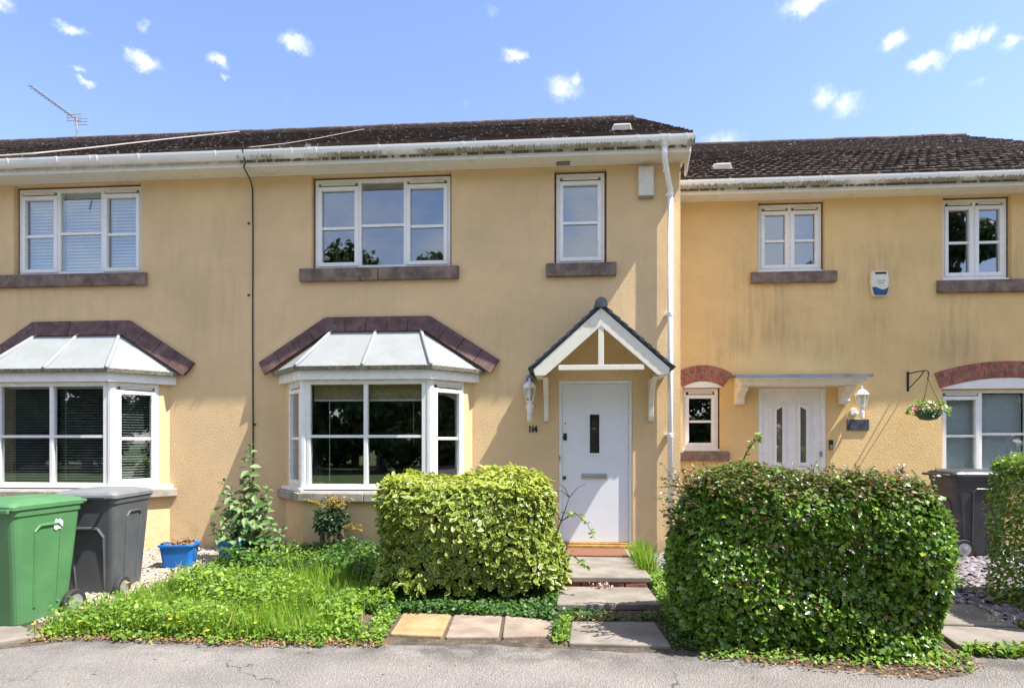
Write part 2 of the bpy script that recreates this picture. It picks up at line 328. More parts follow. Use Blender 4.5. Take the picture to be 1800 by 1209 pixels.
# ---------------------------------------------------------------- mesh and object helpers
WL = {}                                       # world position of each object's origin (parents carry no rotation)
def tag(o, label=None, cat=None, group=None, kind=None):
    if label: o['label'] = label
    if cat: o['category'] = cat
    if group: o['group'] = group
    if kind: o['kind'] = kind
    return o
def thing(name, base, label, cat, group=None):
    o = bpy.data.objects.new(name, None); o.empty_display_size = .1; col.objects.link(o)
    o.location = base; WL[o.name] = Vector(base)
    return tag(o, label, cat, group)
def put(name, me, loc, parent=None, mats=None):
    o = bpy.data.objects.new(name, me); col.objects.link(o)
    loc = Vector(loc); WL[o.name] = loc
    if parent is not None: o.parent = parent; o.location = loc - WL[parent.name]
    else: o.location = loc
    return o
class MB:
    def __init__(s): s.v = []; s.f = []; s.mi = []
    def add(s, vs, fs, mi=0):
        k = len(s.v); s.v += [Vector(p) for p in vs]; s.f += [tuple(i + k for i in f) for f in fs]; s.mi += [mi] * len(fs); return s
    def box(s, a, b, mi=0, bev=0):
        x0, y0, z0 = a; x1, y1, z1 = b
        vs = [(x, y, z) for z in (z0, z1) for y in (y0, y1) for x in (x0, x1)]
        return s.add(vs, [(0,2,3,1),(4,5,7,6),(0,1,5,4),(2,6,7,3),(0,4,6,2),(1,3,7,5)], mi)
    def fbox(s, F, u0, u1, d0, d1, z0, z1, mi=0):
        vs = [F(u, d, z) for z in (z0, z1) for d in (d0, d1) for u in (u0, u1)]
        return s.add(vs, [(0,2,3,1),(4,5,7,6),(0,1,5,4),(2,6,7,3),(0,4,6,2),(1,3,7,5)], mi)
    def prism(s, poly, vec, mi=0):
        n = len(poly); vec = Vector(vec); a = [Vector(p) for p in poly]
        fs = [tuple(range(n)), tuple(range(2*n-1, n-1, -1))] + [(i, i+n, (i+1) % n + n, (i+1) % n) for i in range(n)]
        return s.add(a + [p + vec for p in a], fs, mi)
    def tube(s, pts, rads, n=8, mi=0, caps=True):
        pts = [Vector(p) for p in pts]
        if isinstance(rads, (int, float)): rads = [rads] * len(pts)
        vs = []; prevx = None
        for i, p in enumerate(pts):
            d = (pts[min(i+1, len(pts)-1)] - pts[max(i-1, 0)]).normalized()
            if prevx is None:
                x = d.orthogonal().normalized()
            else:
                x = (prevx - d * prevx.dot(d)); x = x.normalized() if x.length > 1e-6 else d.orthogonal().normalized()
            prevx = x; y = d.cross(x)
            vs += [p + (x * math.cos(2*math.pi*k/n) + y * math.sin(2*math.pi*k/n)) * rads[i] for k in range(n)]
        fs = [(i*n+k, i*n+(k+1) % n, (i+1)*n+(k+1) % n, (i+1)*n+k) for i in range(len(pts)-1) for k in range(n)]
        if caps: fs += [tuple(range(n-1, -1, -1)), tuple(range((len(pts)-1)*n, len(pts)*n))]
        return s.add(vs, fs, mi)
    def loft(s, rings, mi=0, cap0=True, cap1=True):
        n = len(rings[0]); vs = [p for r in rings for p in r]
        fs = [(i*n+k, i*n+(k+1) % n, (i+1)*n+(k+1) % n, (i+1)*n+k) for i in range(len(rings)-1) for k in range(n)]
        if cap0: fs.append(tuple(range(n-1, -1, -1)))
        if cap1: fs.append(tuple(range((len(rings)-1)*n, len(rings)*n)))
        return s.add(vs, fs, mi)
    def lathe(s, prof, c, n=16, axis='Z', mi=0):
        rings = []
        for r, h in prof:
            ring = []
            for k in range(n):
                a = 2*math.pi*k/n; x, y = r*math.cos(a), r*math.sin(a)
                q = (x, y, h) if axis == 'Z' else ((h, x, y) if axis == 'X' else (x, h, y))
                ring.append(Vector(c) + Vector(q))
            rings.append(ring)
        return s.loft(rings, mi)
    def mesh(s, name, mats, center=None, smooth=False):
        v = s.v
        if center is None:
            lo = [min(p[i] for p in v) for i in range(3)]; hi = [max(p[i] for p in v) for i in range(3)]
            center = Vector([(a + b) / 2 for a, b in zip(lo, hi)])
        me = bpy.data.meshes.new(name)
        me.from_pydata([tuple(p - center) for p in v], [], s.f)
        for m in (mats if isinstance(mats, (list, tuple)) else [mats]): me.materials.append(M[m])
        me.polygons.foreach_set('material_index', s.mi)
        if smooth: me.polygons.foreach_set('use_smooth', [True] * len(s.f))
        me.validate(); me.update()
        return me, center
    def build(s, name, mats, parent=None, smooth=False):
        me, c = s.mesh(name, mats, None, smooth)
        return put(name, me, c, parent)
def soft(o, w=.006, seg=2):
    b = o.modifiers.new('bevel', 'BEVEL'); b.width = w; b.segments = seg; b.limit_method = 'ANGLE'; b.angle_limit = R(40); return o

def rrect(cx, cy, w, d, r, z, n=4):
    pts = []
    for (sx, sy, a0) in ((1, 1, 0), (-1, 1, 90), (-1, -1, 180), (1, -1, 270)):
        for k in range(n + 1):
            a = R(a0 + 90 * k / n)
            pts.append(Vector((cx + sx*(w/2 - r) + r*math.cos(a), cy + sy*(d/2 - r) + r*math.sin(a), z)))
    return pts

# ---- scattered leaves: joined numpy mesh (stuff) and single leaf objects
def basis(nrm, tip):
    n = nrm / np.linalg.norm(nrm, axis=1, keepdims=True)
    d = tip - n * np.sum(tip * n, axis=1, keepdims=True)
    d = d / (np.linalg.norm(d, axis=1, keepdims=True) + 1e-9)
    x = np.cross(d, n)
    return np.stack([x, d, n], axis=2)         # columns
def joined(name, tmpl, pos, B, sc, mats, parent, kind='stuff'):
    tv, tf, tm = tmpl; tv = np.array(tv, float); N = len(pos); nv = len(tv)
    V = np.einsum('nij,vj->nvi', B, tv) * np.asarray(sc)[:, None, None] + pos[:, None, :]
    base = WL[parent.name] if parent is not None else Vector((0, 0, 0))
    ctr = V.reshape(-1, 3).mean(axis=0)
    V = V.reshape(-1, 3) - ctr
    fl = np.array([len(f) for f in tf]); li = np.concatenate([np.array(f) for f in tf]); nl = len(li)
    me = bpy.data.meshes.new(name)
    me.vertices.add(N * nv); me.vertices.foreach_set('co', V.astype(np.float32).ravel())
    me.loops.add(N * nl); me.loops.foreach_set('vertex_index', (li[None, :] + (np.arange(N) * nv)[:, None]).ravel().astype(np.int32))
    nf = len(tf); me.polygons.add(N * nf)
    st = np.concatenate([[0], np.cumsum(fl)[:-1]])
    me.polygons.foreach_set('loop_start', (st[None, :] + (np.arange(N) * nl)[:, None]).ravel().astype(np.int32))
    me.polygons.foreach_set('material_index', np.tile(np.array(tm, np.int32), N))
    for m in mats: me.materials.append(M[m])
    a = me.attributes.new('rnd', 'FLOAT', 'FACE'); a.data.foreach_set('value', np.repeat(rng.random(N), nf).astype(np.float32))
    me.update(calc_edges=True)
    o = put(name, me, Vector(ctr), parent)
    if kind: o['kind'] = kind
    return o
_tm = {}
def singles(name, tmpl, pos, B, sc, mats, parent, key):
    if key not in _tm:
        me = bpy.data.meshes.new(name); me.from_pydata([tuple(p) for p in tmpl[0]], [], tmpl[1])
        for m in mats: me.materials.append(M[m])
        me.polygons.foreach_set('material_index', tmpl[2]); me.update(); _tm[key] = me
    base = WL[parent.name]
    for p, b, s in zip(pos, B, sc):
        o = bpy.data.objects.new(name, _tm[key]); col.objects.link(o); o.parent = parent
        o.matrix_basis = Matrix.Translation(Vector(p) - base) @ (Matrix([list(r) for r in b]).to_4x4() @ Matrix.Scale(float(s), 4))
def leaves(tmpl, pos, nrm, tip, sc, mats, parent, key, single=300, stuffname='foliage', name='leaf'):
    pos = np.asarray(pos); B = basis(np.asarray(nrm), np.asarray(tip)); sc = np.asarray(sc)
    if single:
        dist = np.linalg.norm(pos - np.array([0, CAMY, EYE]), axis=1)
        score = dist - .6 * np.abs(B[:, 1, 2]) * sc * 8
        idx = np.argsort(score); a, b = idx[:single], idx[single:]
        singles(name, tmpl, pos[a], B[a], sc[a], mats, parent, key)
    else: b = np.arange(len(pos))
    if len(b): joined(stuffname, tmpl, pos[b], B[b], sc[b], mats, parent)
def rv(n, s=1.0): return rng.normal(0, s, (n, 3))

def tm_oval():         # leaf with a pale margin: outer ring slot 1, centre slot 0
    o = [(0, 0, 0), (.2, .22, .03), (.27, .52, .04), (.17, .83, .0), (0, 1, -.05), (-.17, .83, .0), (-.27, .52, .04), (-.2, .22, .03)]
    i = [(0, .07, -.01), (.145, .25, .0), (.205, .52, .0), (.13, .78, -.01), (0, .9, -.03), (-.13, .78, -.01), (-.205, .52, 0), (-.145, .25, 0)]
    f = [(k, (k+1) % 8, (k+1) % 8 + 8, k + 8) for k in range(8)] + [(8, 9, 10, 11, 12), (12, 13, 14, 15, 8)]
    return o + i, f, [1] * 8 + [0] * 2
def tm_lobed():
    o = [(0, 0, 0), (.28, .18, .06), (.2, .42, .02), (.42, .55, .08), (.2, .72, .02), (0, 1, -.06), (-.2, .72, .02), (-.42, .55, .08), (-.2, .42, .02), (-.28, .18, .06)]
    return o, [(0, 1, 2, 3, 4, 5), (5, 6, 7, 8, 9, 0)], [0, 0]
def tm_lance(w=.2):
    o = [(0, 0, 0), (w, .35, .05), (w*.8, .65, .03), (0, 1, -.12), (-w*.8, .65, .03), (-w, .35, .05), (0, .5, -.03)]
    return o, [(0, 1, 6), (1, 2, 6), (2, 3, 6), (3, 4, 6), (4, 5, 6), (5, 0, 6)], [0] * 6
def tm_round():
    o = [(.32*math.sin(a)*(1+.1*math.cos(3*a)), .5 - .5*math.cos(a), .06*abs(math.sin(a))) for a in [k*2*math.pi/7 for k in range(7)]]
    return o, [(0, 1, 2, 3), (0, 3, 4), (0, 4, 5, 6)], [0] * 3
def tm_blade():
    o = [(-.028, 0, 0), (.028, 0, 0), (-.022, .4, .02), (.022, .4, .02), (-.013, .75, .12), (.013, .75, .12), (0, 1, .28)]
    return o, [(0, 1, 3, 2), (2, 3, 5, 4), (4, 5, 6)], [0] * 3
def tm_pebble():
    o = [(1,0,0),(0,.8,0),(-.9,0,.05),(0,-.85,0),(.3,.3,.45),(-.4,.2,.5),(-.1,-.4,.42)]
    return o, [(0,1,4),(1,2,5),(2,3,6),(3,0,6),(0,4,6),(1,5,4),(2,6,5),(4,5,6)], [0]*8
def tm_chip():
    o = [(1,0,0),(.3,.7,0),(-.8,.4,0),(-.5,-.5,0),(.4,-.6,0)]; o += [(x*.9, y*.9, .16) for x, y, z in o]
    return o, [(5,6,7,8,9)] + [(k, (k+1) % 5, (k+1) % 5 + 5, k+5) for k in range(5)], [0]*6

# ---------------------------------------------------------------- the setting: ground, road, garden, paths
def sheet(name, pts, mat, kind='structure', faces=None):
    me = bpy.data.meshes.new(name); me.from_pydata([tuple(p) for p in pts], [], faces or [tuple(range(len(pts)))])
    me.materials.append(M[mat]); me.update(); o = put(name, me, (0, 0, 0)); o['kind'] = kind; return o
sheet('terrain', [(-600, -600, -.03), (600, -600, -.03), (600, 600, -.03), (-600, 600, -.03)], 'turf')
sheet('road', [(-80, -13.5, 0), (80, -13.5, 0), (80, -2.9, 0), (-80, -2.9, 0)], 'tarmac')
EDGE = [(-60, -3.7), (-5.2, -3.75), (-4.6, -3.72), (-4.05, -3.60), (-3.72, -3.36), (-2.87, -3.37), (-2.1, -3.38), (-1.3, -3.33), (-.58, -3.25), (.06, -3.31), (.8, -3.36),
        (1.63, -3.54), (2.41, -3.72), (2.75, -3.62), (2.95, -3.24), (3.3, -3.27), (3.9, -3.3), (6, -3.5), (60, -3.6)]
def edge(x):
    for (a, b), (c, d) in zip(EDGE, EDGE[1:]):
        if a <= x <= c: return b + (d - b) * (x - a) / (c - a)
    return -3.6
def gz(x, y):
    """height of the garden ground"""
    e = edge(x); t = max(0, min(1, (y - e) / 3.0))
    return .008 + .010 * min(1, (y - e) / .15 if y > e else 0) + .11 * t * t * (3 - 2 * t)
def garden():
    xs = [-60, -20, -10] + [x * .12 - 7.2 for x in range(121)] + [10, 20, 60]
    rows = [0, .03, .08, .15, .3, .5, .8, 1.1, 1.5, 1.9, 2.3, 2.7, 3.1, 3.6, 5.2, 20]
    vs = []; fs = []
    for x in xs:
        e = edge(x) + (.012 * math.sin(x * 23) + .015 * math.sin(x * 9.3 + 1) if abs(x) < 8 else 0)
        for r in rows:
            j = .006 * math.sin(x * 17 + r * 31) if r > .1 and abs(x) < 8 else 0
            vs.append((x, e + r, gz(x, edge(x) + r) - (.006 if r == 0 else 0) + j))
    n = len(rows)
    for i in range(len(xs) - 1):
        for k in range(n - 1): fs.append((i*n+k, (i+1)*n+k, (i+1)*n+k+1, i*n+k+1))
    o = sheet('garden_ground', vs, 'soil', faces=fs)
    o.data.polygons.foreach_set('use_smooth', [True] * len(fs))
    return o
GARDEN = garden()

def slab(name, poly, z0, z1, mat, label=None, cat=None, group=None, parent=None):
    m = MB(); m.prism([(x, y, z0) for x, y in poly], (0, 0, z1 - z0)); o = m.build(name, mat, parent); soft(o, .012, 2)
    if label: tag(o, label, cat, group)
    return o
slab('flagstone', [(-1.33, -3.18), (-.915, -3.21), (-.945, -2.6), (-1.375, -2.585)], -.02, .045, 'slab_yellow', 'buff yellow flagstone in front of the variegated bush', 'flagstone')
slab('flagstone', [(-.885, -3.215), (-.475, -3.19), (-.5, -2.6), (-.92, -2.605)], -.02, .042, 'slab_pink', 'pinkish brown middle flagstone of three at the tarmac edge', 'flagstone')
slab('flagstone', [(-.445, -3.19), (-.07, -3.13), (-.03, -2.72), (-.475, -2.6)], -.02, .044, 'slab_pink', 'clipped-corner pinkish flagstone next to the grey path slab', 'flagstone')
slab('paving_slab', [(.065, -3.285), (.82, -3.29), (.79, -2.68), (.095, -2.72)], -.02, .04, 'slab', 'grey slab at tarmac edge below the two front steps', 'paving slab')
def step(poly, top, h, base, label):
    t = thing('front_step', ((poly[0][0]+poly[1][0])/2, (poly[0][1]+poly[2][1])/2, base), label, 'step')
    m = MB(); m.prism([(x, y, top-.055) for x, y in poly], (0, 0, .055)); o = m.build('tread', 'slab', t); soft(o, .01)
    x0, x1, y0, y1 = poly[0][0]+.04, poly[1][0]-.04, poly[0][1]+.035, poly[2][1]
    n = 4
    for i in range(n):
        a = x0 + (x1-x0)*i/n; b = x0 + (x1-x0)*(i+1)/n - .012
        m = MB(); m.box((a, y0, base-.05), (b, y0+.1, top-.06)); soft(m.build('brick', 'brick', t), .006)
    m = MB(); m.box((x0+.01, y0+.105, base-.06), (x1-.01, y1-.01, top-.058)); m.build('core', 'mortar', t)
step([(-.03, -2.44), (.89, -2.36), (.87, -1.72), (-.03, -1.74)], .105, .1, .0, 'lower concrete front step with dark edge')
step([(-.04, -1.73), (.905, -1.69), (.89, .02), (-.04, .02)], .195, .1, .03, 'upper concrete step carrying the doormat below the white door')
m = MB(); m.box((.03, -.62, .197), (.80, -.12, .215)); mo = m.build('doormat', 'mat'); soft(mo, .006); tag(mo, 'reddish brown coir doormat on the upper front step', 'doormat')
# path to the right-hand house
for poly, lab in (([(2.9, -3.2), (3.62, -3.24), (3.66, -2.72), (2.98, -2.68)], 'grey path slab nearest the tarmac beside the clipped hedge'),
                  ([(2.98, -2.66), (3.66, -2.7), (3.72, -2.02), (3.05, -1.98)], 'grey path slab leading up to the slate chippings'),
                  ([(3.15, -.95), (4.3, -.95), (4.3, -.35), (3.15, -.35)], 'pale grey slab behind the slate chippings near the dark bin')):
    slab('paving_slab', poly, .0, gz(poly[0][0], poly[0][1]) + .045, 'slab', lab, 'paving slab')
slab('paving_slab', [(-4.75, -3.72), (-4.28, -3.66), (-4.02, -3.42), (-4.4, -3.2), (-4.9, -3.3)], -.02, .045, 'slab', 'pale slab corner in front of the green bin', 'paving slab')

# ---------------------------------------------------------------- houses
def FR(ox, oy, ux=1, uy=0):
    """frame: u along wall, d outward, z up"""
    ln = math.hypot(ux, uy); ux /= ln; uy /= ln; nx, ny = uy, -ux
    return lambda u, d, z: Vector((ox + u*ux + d*nx, oy + u*uy + d*ny, z))
def wall_grid(mb, F, u0, u1, z0, z1, ops, th, mi=0):
    us = sorted({u0, u1, *[a for o in ops for a in o[:2]]}); zs = sorted({z0, z1, *[a for o in ops for a in o[2:4]]})
    for a, b in zip(us, us[1:]):
        for c, d in zip(zs, zs[1:]):
            if any(o[0] <= (a+b)/2 <= o[1] and o[2] <= (c+d)/2 <= o[3] for o in ops): continue
            mb.add([F(a, 0, c), F(b, 0, c), F(b, 0, d), F(a, 0, d)], [(0, 1, 2, 3)], mi)
            mb.add([F(a, -th, c), F(b, -th, c), F(b, -th, d), F(a, -th, d)], [(3, 2, 1, 0)], mi)
    for (a, b, c, d) in [o[:4] for o in ops]:
        for p, q in (((a, c), (b, c)), ((b, c), (b, d)), ((b, d), (a, d)), ((a, d), (a, c))):
            mb.add([F(p[0], 0, p[1]), F(q[0], 0, q[1]), F(q[0], -th, q[1]), F(p[0], -th, p[1])], [(0, 1, 2, 3)], mi)

def window(parent, F, u0, u1, z0, z1, lights, set_=.07, bar=.52, sill=None, vents=True, fw=.05, name='window'):
    """lights: list of (width fraction, opener?)"""
    d0, d1 = -set_ - .07, -set_
    m = MB()
    m.fbox(F, u0, u1, d0, d1, z0, z0 + fw); m.fbox(F, u0, u1, d0, d1, z1 - fw, z1)
    m.fbox(F, u0, u0 + fw, d0, d1, z0 + fw, z1 - fw); m.fbox(F, u1 - fw, u1, d0, d1, z0 + fw, z1 - fw)
    m.fbox(F, u0 - .02, u1 + .02, d0, d1 + .045, z0 - .03, z0 - .001)
    tot = sum(l[0] for l in lights); x = u0; cells = []
    for i, l in enumerate(lights):
        w = (u1 - u0) * l[0] / tot; a = x + (fw if i == 0 else fw/2); b = x + w - (fw if i == len(lights)-1 else fw/2)
        if i: m.fbox(F, x - fw/2, x + fw/2, d0, d1, z0 + fw, z1 - fw)
        cells.append((a, b, l[1])); x += w
    fr = m.build(name, 'pvc', parent); soft(fr, .005)
    if set_ > 0:
        m = MB(); e = .024
        m.fbox(F, u0 - e, u0 - .001, d0, d1 - .012, z0 - .03, z1 + e); m.fbox(F, u1 + .001, u1 + e, d0, d1 - .012, z0 - .03, z1 + e); m.fbox(F, u0 - .001, u1 + .001, d0, d1 - .012, z1 + .001, z1 + e)
        m.build('subframe', 'subframe', fr)
    for a, b, op in cells:
        c, d = z0 + fw, z1 - fw
        if op:
            s = .052; e = .012; m = MB(); dd = d1 + .014
            top = d - (.045 if vents else 0)
            a2, b2, c2, t2 = a - e, b + e, c - e, top + (e if not vents else 0)
            m.fbox(F, a2, b2, d1 - .05, dd, c2, c2 + s); m.fbox(F, a2, b2, d1 - .05, dd, t2 - s, t2)
            m.fbox(F, a2, a2 + s, d1 - .05, dd, c2 + s, t2 - s); m.fbox(F, b2 - s, b2, d1 - .05, dd, c2 + s, t2 - s)
            soft(m.build('sash', 'pvc', fr), .005)
            if vents:
                m = MB(); m.fbox(F, a + .03, b - .03, d1, d1 + .016, d - .032, d - .006); m.fbox(F, a + .05, b - .05, d1, d1 + .024, d - .014, d - .004)
                m.build('trickle_vent', 'wood_white', fr)
            ga, gb, gc, gd = a2 + s, b2 - s, c2 + s, t2 - s
        else: ga, gb, gc, gd = a, b, c, d
        zb = gc + (gd - gc) * (1 - bar)
        for q0, q1 in ((gc, zb), (zb, gd)):
            m = MB(); m.fbox(F, ga, gb, d1 - .035, d1 - .029, q0, q1); m.build('pane', 'glass', fr)
        m = MB(); m.fbox(F, ga, gb, d1 - .028, d1 - .008, zb - .017, zb + .017); m.build('glazing_bar', 'pvc', fr)
    if sill:
        su0, su1, sz0, sz1, mid = sill
        m = MB(); cut = (su0 + su1) / 2
        segs = [(su0, cut - .004), (cut + .004, su1)] if mid else [(su0, su1)]
        for a, b in segs:
            m = MB(); m.add([F(a, -.1, sz0), F(b, -.1, sz0), F(b, .065, sz0), F(a, .065, sz0), F(a, -.1, sz1 + .03), F(b, -.1, sz1 + .03), F(b, .065, sz1), F(a, .065, sz1)],
                            [(0,1,2,3), (7,6,5,4), (0,4,5,1), (1,5,6,2), (2,6,7,3), (3,7,4,0)])
            soft(m.build('sill', 'stone', fr), .01)
    return fr
def room(parent, x0, x1, y0, y1, z0, z1, mat='interior'):
    m = MB(); vs = [(x, y, z) for z in (z0, z1) for y in (y0, y1) for x in (x0, x1)]
    m.add(vs, [(0, 2, 3, 1), (4, 5, 7, 6), (2, 6, 7, 3), (0, 4, 6, 2), (1, 3, 7, 5)])
    return m.build('room', mat, parent)
def blind(base, F, u0, u1, z0, z1, d, label, gap=.035, mat='blind', tilt=.35, group=None):
    t = thing('venetian_blind', base, label, 'blind', group)
    m = MB(); m.fbox(F, u0, u1, d - .04, d, z1, z1 + .035); m.build('head_rail', mat, t)
    m = MB(); w = .012
    if tilt > .8: w = .011 if tilt < .95 else .005; tilt = gap*(.46 if w > .006 else .53)/w
    m.add([F(u0, d - w*2, z0 + w*tilt), F(u1, d - w*2, z0 + w*tilt), F(u1, d, z0 - w*tilt), F(u0, d, z0 - w*tilt),
           F(u0, d - w*2, z0 + w*tilt + .002), F(u1, d - w*2, z0 + w*tilt + .002), F(u1, d, z0 - w*tilt + .002), F(u0, d, z0 - w*tilt + .002)],
          [(0,1,2,3), (7,6,5,4), (0,4,5,1), (1,5,6,2), (2,6,7,3), (3,7,4,0)])
    me, c = m.mesh('slat', mat)
    z = 0
    while z0 + z < z1 - .01:
        put('slat', me, c + Vector((0, 0, z)), t); z += gap
    m = MB()
    for u in (u0 + .12*(u1-u0), u0 + .88*(u1-u0)): m.fbox(F, u - .002, u + .002, d + .001, d + .003, z0, z1)
    m.build('ladder_cord', mat, t)
    return t

EZ = 5.195           # gutter top
PITCH = R(28.5); TP = math.tan(PITCH)
def tile_mesh():
    """double-roll concrete tile, 0.30 wide, 0.40 long, lies along +Y, rolls across X"""
    prof = [(-.15, 0), (-.13, .005), (-.105, .007), (-.08, .005), (-.06, .001), (.0, 0), (.015, .004), (.04, .006), (.065, .004), (.08, .001), (.15, 0)]
    m = MB(); n = len(prof)
    vs = [(x, 0, z + .036) for x, z in prof] + [(x, .40, z - .004) for x, z in prof] + [(x, 0, z - .004) for x, z in prof]
    fs = [(k, k+1, n+k+1, n+k) for k in range(n-1)] + [(2*n+k, 2*n+k+1, k+1, k) for k in range(n-1)]
    m.add(vs, fs)
    me = bpy.data.meshes.new('tile'); me.from_pydata([tuple(p) for p in m.v], [], m.f); me.materials.append(M['roof_tile']); me.update()
    return me, (vs, fs, [0]*len(fs))
TILE, TILE_T = tile_mesh()
def roof(parent, x0, x1, ye, ze, ridge_y, nsingle=300, gable=True):
    """x0..x1 extent, ye/ze eaves line of the tiles"""
    L = (ridge_y - ye) / math.cos(PITCH)
    rz = ze + (ridge_y - ye) * TP
    m = MB()
    m.prism([(x0+.02, ye+.05, ze-.03), (x0+.02, ridge_y, rz-.055), (x0+.02, 2*ridge_y-ye, ze-.03), (x0+.02, 2*ridge_y-ye, ze-.09), (x0+.02, ridge_y, rz-.12), (x0+.02, ye+.05, ze-.09)], (x1-x0-.04, 0, 0))
    m.add([(x0+.02, 2*ridge_y-ye, ze), (x1-.02, 2*ridge_y-ye, ze), (x1-.02, ridge_y, rz), (x0+.02, ridge_y, rz)], [(0, 1, 2, 3)])
    rf = m.build('roof', 'roof_tile', parent)
    gauge = .30; rows = int(L / gauge) ; nc = int(round((x1 - x0) / .3)); w = (x1 - x0) / nc
    rot = Matrix.Rotation(PITCH, 4, 'X'); pl = []
    for r in range(rows + 1):
        s = r * gauge
        for k in range(nc):
            x = x0 + (k + .5) * w
            y = ye + s * math.cos(PITCH); z = ze + s * math.sin(PITCH) + .004
            if y + .25 > ridge_y + .12: continue
            pl.append((x, y, z, random.uniform(-.012, .012), random.uniform(-.6, .6)))
    pl.sort(key=lambda p: (p[0])**2 + (p[1]-CAMY)**2 + (p[2]-EYE)**2 if -9.5 < p[0] - 0 and p[0] < 9 else 1e9)
    base = WL[rf.name]
    for (x, y, z, j, a) in pl[:nsingle]:
        o = bpy.data.objects.new('tile', TILE); col.objects.link(o); o.parent = rf
        o.matrix_basis = Matrix.Translation(Vector((x, y + j, z)) - base) @ rot @ Matrix.Rotation(R(a), 4, 'Z') @ Matrix.Diagonal((w/.3, 1, 1, 1))
    rest = pl[nsingle:]
    if rest:
        pos = np.array([[p[0], p[1]+p[3], p[2]] for p in rest]); Bm = np.array(rot.to_3x3())
        Bs = np.stack([Bm @ np.array(Matrix.Rotation(R(p[4]), 3, 'Z')) for p in rest])
        joined('far_tiles', TILE_T, pos, Bs, np.ones(len(rest)) * w/.3, ['roof_tile'], rf)
    # ridge tiles
    n = int((x1 - x0) / .45); lw = (x1 - x0) / n
    m = MB(); rings = []
    for xx in (-lw/2 + .004, lw/2 - .004):
        rings.append([Vector((xx, .13*math.cos(R(a)), .075*math.sin(R(a)))) for a in range(-10, 191, 25)])
    m.loft(rings); me, c = m.mesh('ridge_tile', 'ridge', Vector((0, 0, 0)))
    for i in range(n): put('ridge_tile', me, (x0 + lw*(i+.5), ridge_y, rz - .01 + random.uniform(-.006, .006)), rf)
    return rf, rz
def on_roof(px, py, ye, ze):
    """point where a pixel's ray meets the front roof slope"""
    u = (px-900)/FPX; d = Vector((u*CT-ST, CT+u*ST, (HOR-py)/FPX))
    t = (ze - EYE + (CAMY - ye)*TP) / (d.z - d.y*TP)
    return Vector((0, CAMY, EYE)) + d*t
VS = 1.72
def gutter(parent, x0, x1, yf, brackets, joints, ends, mat='gutter'):
    """half-round gutter in front of a fascia face at yf"""
    r = .06; cy = yf - .066; m = MB(); rings = []
    for x in (x0, x1):
        o = [Vector((x, cy + r*math.cos(R(a)), EZ - .008 + r*VS*math.sin(R(a)))) for a in range(180, 361, 15)]
        i = [Vector((x, cy + (r-.005)*math.cos(R(a)), EZ - .008 + (r-.005)*VS*math.sin(R(a)))) for a in range(360, 179, -15)]
        rings.append(o + i)
    m.loft(rings); g = m.build('gutter', mat, parent, smooth=False)
    def clip(name, x, w, rr):
        mm = MB(); rg = []
        for xx in (x - w/2, x + w/2):
            o = [Vector((xx, cy + rr*math.cos(R(a)), EZ - .006 + rr*VS*math.sin(R(a)))) for a in range(180, 361, 15)]
            i = [Vector((xx, cy + (r+.0015)*math.cos(R(a)), EZ - .006 + (r+.0015)*VS*math.sin(R(a)))) for a in range(360, 179, -15)]
            rg.append(o + i)
        mm.loft(rg); mm.build(name, mat, g)
    for x in brackets: clip('gutter_bracket', x, .03, r + .007)
    for x in joints:
        clip('gutter_joint', x - .045, .02, r + .009); clip('gutter_joint', x + .045, .02, r + .009); clip('gutter_joint', x, .07, r + .005)
    for x in ends:
        mm = MB(); mm.prism([(x, cy + (r+.006)*math.cos(R(a)), EZ - .006 + (r+.006)*VS*math.sin(R(a))) for a in range(180, 361, 15)], (.014, 0, 0)); mm.build('gutter_end', mat, g)
    return g, cy
def eaves(parent, x0, x1, yw, over=.32, fm='fascia'):
    m = MB(); m.box((x0, yw - over, 5.04), (x1, yw - .002, 5.055)); m.build('soffit', 'wood_white', parent)
    m = MB(); m.box((x0, yw - over - .02, 5.028), (x1, yw - over - .0005, 5.20)); o = m.build('fascia', fm, parent); soft(o, .004)
    return yw - over - .02
def shell(parent, x0, x1, yw, depth, z1, mat, gable_l=False, gable_r=False, ridge=None):
    """side and back walls"""
    m = MB()
    for x, g in ((x0, gable_l), (x1, gable_r)):
        poly = [(x, yw, -.05), (x, yw + depth, -.05), (x, yw + depth, z1)]
        if g: poly.append((x, ridge[0], ridge[1]))
        poly.append((x, yw, z1)); m.add(poly, [tuple(range(len(poly)))])
    m.add([(x0, yw + depth, -.05), (x1, yw + depth, -.05), (x1, yw + depth, z1), (x0, yw + depth, z1)], [(0, 1, 2, 3)])
    return m.build('side_walls', mat, parent)
def plinth(parent, F, u0, u1, d, z0, z1, mat='brick'):
    """courses of single bricks in stretcher bond"""
    m = MB(); m.fbox(F, u0 + .005, u1 - .005, -.02, d - .008, z0, z1 - .004); m.build('mortar_bed', 'mortar', parent)
    nc = max(1, int(round((z1 - z0) / .075))); h = (z1 - z0) / nc
    for c in range(nc):
        u = u0 - (.112 if c % 2 else 0)
        while u < u1 - .02:
            a, b = max(u, u0), min(u + .215, u1)
            if b - a > .02:
                mm = MB(); mm.fbox(F, a, b, -.01, d + random.uniform(-.001, .002), z0 + c*h + .005, z0 + (c+1)*h - .005); mm.build('brick', mat, parent)
            u += .225

